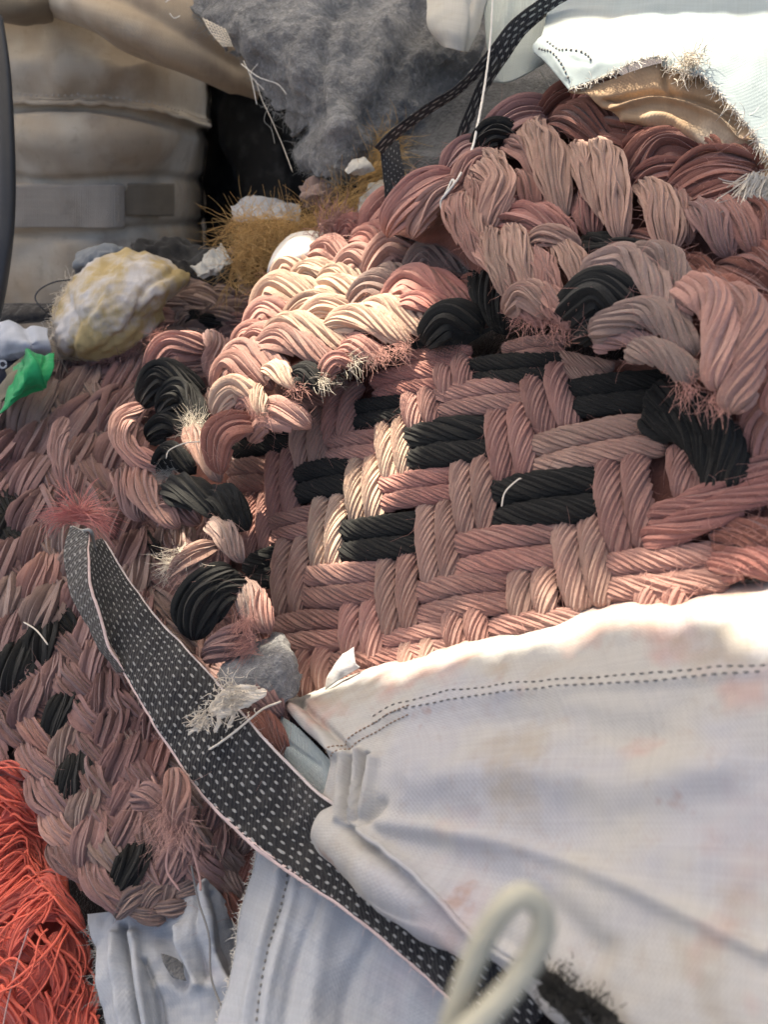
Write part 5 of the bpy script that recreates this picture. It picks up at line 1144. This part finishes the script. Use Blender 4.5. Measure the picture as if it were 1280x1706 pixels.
scrap('white_rag', 'white rag scrap behind the speckled strap', 'rag', M_SHEET, [[(600, 330, .86), (625, 312, .87), (648, 300, .87)], [(595, 350, .88), (622, 335, .90), (650, 330, .89)], [(590, 368, .88), (615, 360, .90), (645, 352, .89)]], noise=((40, .010, 3),))
scrap('cream_flake', 'small cream flake caught on the coir above the mat', 'scrap', M_SHEET, [[(576, 285, .88), (590, 268, .885), (606, 262, .885)], [(580, 290, .89), (596, 280, .90), (622, 275, .89)], [(590, 292, .885), (605, 290, .89), (626, 285, .885)]], noise=((60, .004, 3),))
fl = thing('bark_fibres', 'dusty grey tuft of fibres where the coir meets the mat rim', 'fibre tuft', unproj(560., 400., .9) + np.array([0, 0, -.05]))
n = 420
q = np.stack([rng.uniform(530, 600, n), rng.uniform(370, 425, n)], 1)
fibres('fibre', fl, M_TDUST, unproj(q[:, 0], q[:, 1], .90 + rng.uniform(-.01, .02, n)), np.array([.4, -.2, .7]) + rng.normal(0, .4, (n, 3)), rng.uniform(.02, .06, n), .0006, .7, 8)

# ------------------------------------------------------------------ scraps on and around the dotted strap
fs = thing('felt_scrap', 'small torn grey felt scrap between the woven mat and the dotted strap', 'felt', unproj(440., 1150., 1.27) + np.array([0, 0, -.03]))
def fr2(px):
    n = fbm(np.concatenate([px / 14., np.zeros(px.shape[:2] + (1,))], -1), 6)
    h, w = px.shape[:2]; e = np.minimum(np.minimum(np.arange(w), np.arange(w)[::-1])[None, :], np.minimum(np.arange(h), np.arange(h)[::-1])[:, None]) / 4.
    return e + n > .3
cloth('felt', fs, M_FELT, [[(405, 1070, 1.20), (430, 1052, 1.205), (460, 1050, 1.21), (480, 1075, 1.20)], [(370, 1105, 1.25), (415, 1095, 1.265), (465, 1090, 1.265), (495, 1100, 1.24)], [(362, 1140, 1.27), (415, 1135, 1.285), (470, 1135, 1.28), (510, 1130, 1.25)], [(395, 1172, 1.27), (430, 1178, 1.285), (465, 1170, 1.28), (496, 1152, 1.26)]], 60, 60, [([(465, 1060), (480, 1090), (490, 1110)], 7, .006)], noise=[(20, .008, 3), (70, .002, 4)], solid=.003, ragged=fr2)
wk = thing('frayed_white_knot', 'torn cream white rag end with frayed threads lying on the dotted strap', 'rag', unproj(385., 1190., 1.36) + np.array([0, 0, -.02]))
S_K = Surf(lambda x, y: 1.355 + .0004 * (y - 1180))
for path, w in (([(352, 1190), (385, 1160), (430, 1148)], 26), ([(362, 1195), (400, 1172), (445, 1152)], 22), ([(370, 1170), (395, 1165), (420, 1175)], 24), ([(345, 1195), (332, 1210), (314, 1226)], 8), ([(365, 1190), (366, 1205), (358, 1222)], 9), ([(395, 1180), (385, 1205), (380, 1215)], 8)):
    strand(wk, M_TCREAM, S_K, path, w, .004, yarns=9, thick=.5, loose=.3, leaf=True, fuzz=0, lump=.3, name='rag_strip')  # sunlit look of the knot put into pale cream thread
tuft(wk, M_TCREAM, S_K, 390, 1165, -20, 5, 130, 16, .014, .0005, .01, 1.3)
tuft(wk, M_TCREAM, S_K, 345, 1198, -20, 15, 60, 8, .014, .0005, .008, 1.0)
q = catmull(np.array([(470, 1168, 1.32), (440, 1180, 1.33), (420, 1195, 1.35), (390, 1220, 1.365), (355, 1245, 1.35), (312, 1268, 1.32)]), 50)
pipe('loose_thread', wk, M_TCREAM, unproj(q[:, 0], q[:, 1], q[:, 2]), .0011, 8, yarns=3, amp=.2, ang=45)
q = catmull(np.array([(415, 1205, 1.30), (440, 1200, 1.29), (455, 1205, 1.29), (448, 1222, 1.29), (436, 1212, 1.29)]), 30)
pipe('loose_thread', wk, M_TROSE, unproj(q[:, 0], q[:, 1], q[:, 2]), .0009, 8)
yt = thing('loose_yarns', 'thin tan yarns dangling over the braided mat below the dotted strap', 'yarn', unproj(310., 1430., 1.36) + np.array([0, 0, -.02]))
for pth in ([(296, 1285, 1.36), (300, 1340, 1.37), (292, 1362, 1.38), (300, 1385, 1.38), (282, 1410, 1.39), (278, 1450, 1.39), (300, 1485, 1.40)], [(252, 1292, 1.33), (275, 1340, 1.36), (290, 1362, 1.375)], [(300, 1375, 1.38), (318, 1410, 1.39), (332, 1460, 1.40), (334, 1485, 1.41)], [(290, 1375, 1.38), (300, 1395, 1.385), (318, 1420, 1.39)]):
    q = catmull(np.array(pth), 40); pipe('yarn', yt, M_TROSE, unproj(q[:, 0], q[:, 1], q[:, 2]), .0011, 8, yarns=3, amp=.25, ang=45)
# odd threads lying on the mats
for pth, rd, lab in (([(38, 1036, 1.10), (60, 1050, 1.11), (80, 1075, 1.12)], .0009, 'short white thread lying on the left edge of the braided mat'),
                     ([(278, 938, 1.13), (305, 935, 1.14), (332, 930, 1.14)], .0012, 'stiff pale thread poking out of the frayed strand end'),
                     ([(348, 735, 1.10), (310, 738, 1.10), (282, 750, 1.09), (276, 765, 1.09)], .0008, 'long pale thread looping over the black bight'),
                     ([(836, 845, 1.36), (842, 820, 1.36), (862, 800, 1.36), (870, 797, 1.36)], .0008, 'fine tan thread crossing the edge of a black float')):
    q = catmull(np.array(pth), 24); tag(pipe('thread', None, M_TCREAM, unproj(q[:, 0], q[:, 1], q[:, 2]), rd, 6, base=unproj(*pth[-1])), lab, 'thread')

# ------------------------------------------------------------------ foreground cord loop and what shows beneath the bag's lower hem
lp = thing('cord_loop', 'blurred pale cord loop sticking up close to the camera at the bottom', 'cord', unproj(800., 1760., 4.6) + np.array([0, 0, -.05]))
q = catmull(np.array([(735, 1790, 4.3), (755, 1700, 4.4), (790, 1600, 4.45), (830, 1525, 4.5), (870, 1492, 4.5), (900, 1510, 4.5), (903, 1560, 4.5), (870, 1620, 4.5), (820, 1680, 4.6), (770, 1730, 4.7), (720, 1790, 4.8)]), 110)
pipe('cord', lp, M_CORD, unproj(q[:, 0], q[:, 1], q[:, 2]), .0036, 14, yarns=3, amp=.08, ang=35)
bt = thing('black_trim', 'ragged black woven trim along the lower hem of the canvas bag', 'trim', unproj(940., 1690., 1.9) + np.array([0, 0, -.05]))
S_B = Surf(lambda x, y: binv(x, y) + .035)
for path, w in (([(880, 1592), (905, 1625), (935, 1650)], 26), ([(915, 1625), (950, 1655), (985, 1675)], 28), ([(955, 1660), (995, 1680), (1030, 1700)], 30), ([(900, 1640), (940, 1680), (975, 1715)], 26), ([(985, 1690), (1020, 1715), (1060, 1750)], 30)):
    strand(bt, M_BLACK, S_B, path, w, .0, yarns=11, leaf=True, fuzz=0, lump=.4, loose=.35, thick=.5, wander=.8, name='strand')
tuft(bt, M_TBLACK, S_B, 930, 1645, 10, -10, 160, 18, .005, .0004, .003, 1.2)
tuft(bt, M_TBLACK, S_B, 985, 1688, 10, -10, 160, 18, .005, .0004, .003, 1.2)
dk = scrap('black_cloth', 'black cloth in the shade between the braided mat and the red rope', 'cloth', M_DARKCLOTH, [[(-60, 1170, 1.06), (0, 1175, 1.08), (60, 1230, 1.10)], [(-60, 1230, 1.12), (0, 1235, 1.13), (70, 1270, 1.14)], [(-60, 1300, 1.15), (10, 1300, 1.16), (90, 1320, 1.16)]], noise=((20, .012, 3),))

# ------------------------------------------------------------------ ground: the compacted heap under everything
def axis(lo, hi, n, far):
    a = np.linspace(lo, hi, n); g = np.array([.15, .4, .9, 2, 4, far])
    return np.r_[lo - g[::-1], a, hi + g]
gx, gy = axis(-1.3, 1.3, 105, 12), axis(-.15, 1.75, 77, 12)
H = np.concatenate(HEAP); H = H[(H[:, 1] < 1.7) & ~((H[:, 1] > .85) & (H[:, 2] > .85))]
XX, YY = np.meshgrid(gx, gy)
Z = np.full(XX.shape, np.nan)
for i in range(len(gy)):
    d2 = (XX[i][:, None] - H[None, :, 0])**2 + (gy[i] - H[None, :, 1])**2
    near = d2 < .10**2
    Z[i] = np.where(near.any(1), np.where(near, H[None, :, 2], 9).min(1) - .06, np.nan)
W = np.isfinite(Z).astype(float); Zf = np.where(W > 0, Z, 0)
W2, Z2 = W + .002, Zf * W + .002 * .3
def blur(a):
    for _ in range(3):
        a = (np.pad(a, ((1, 1), (0, 0)), 'edge')[:-2] + a + np.pad(a, ((1, 1), (0, 0)), 'edge')[2:]) / 3
        a = (np.pad(a, ((0, 0), (1, 1)), 'edge')[:, :-2] + a + np.pad(a, ((0, 0), (1, 1)), 'edge')[:, 2:]) / 3
    return a
bW, bZ = blur(W2), blur(Z2)
Zs = bZ / bW
Zs = np.where(W > 0, np.minimum(Zs, Zf), Zs)
edge = np.maximum(np.maximum(np.abs(XX) - 1.25, 0) / .6, np.maximum(np.maximum(-.1 - YY, YY - 1.75), 0) / .6)
Zs = Zs * np.clip(1 - edge, 0, 1) + .012 * fbm(np.stack([XX * 9, YY * 9, XX * 0], -1), 2)
link('ground', np.stack([XX, YY, Zs], -1), grid_faces(len(gy), len(gx), False), M_HEAP, None, None, True, heap=False)['kind'] = 'structure'
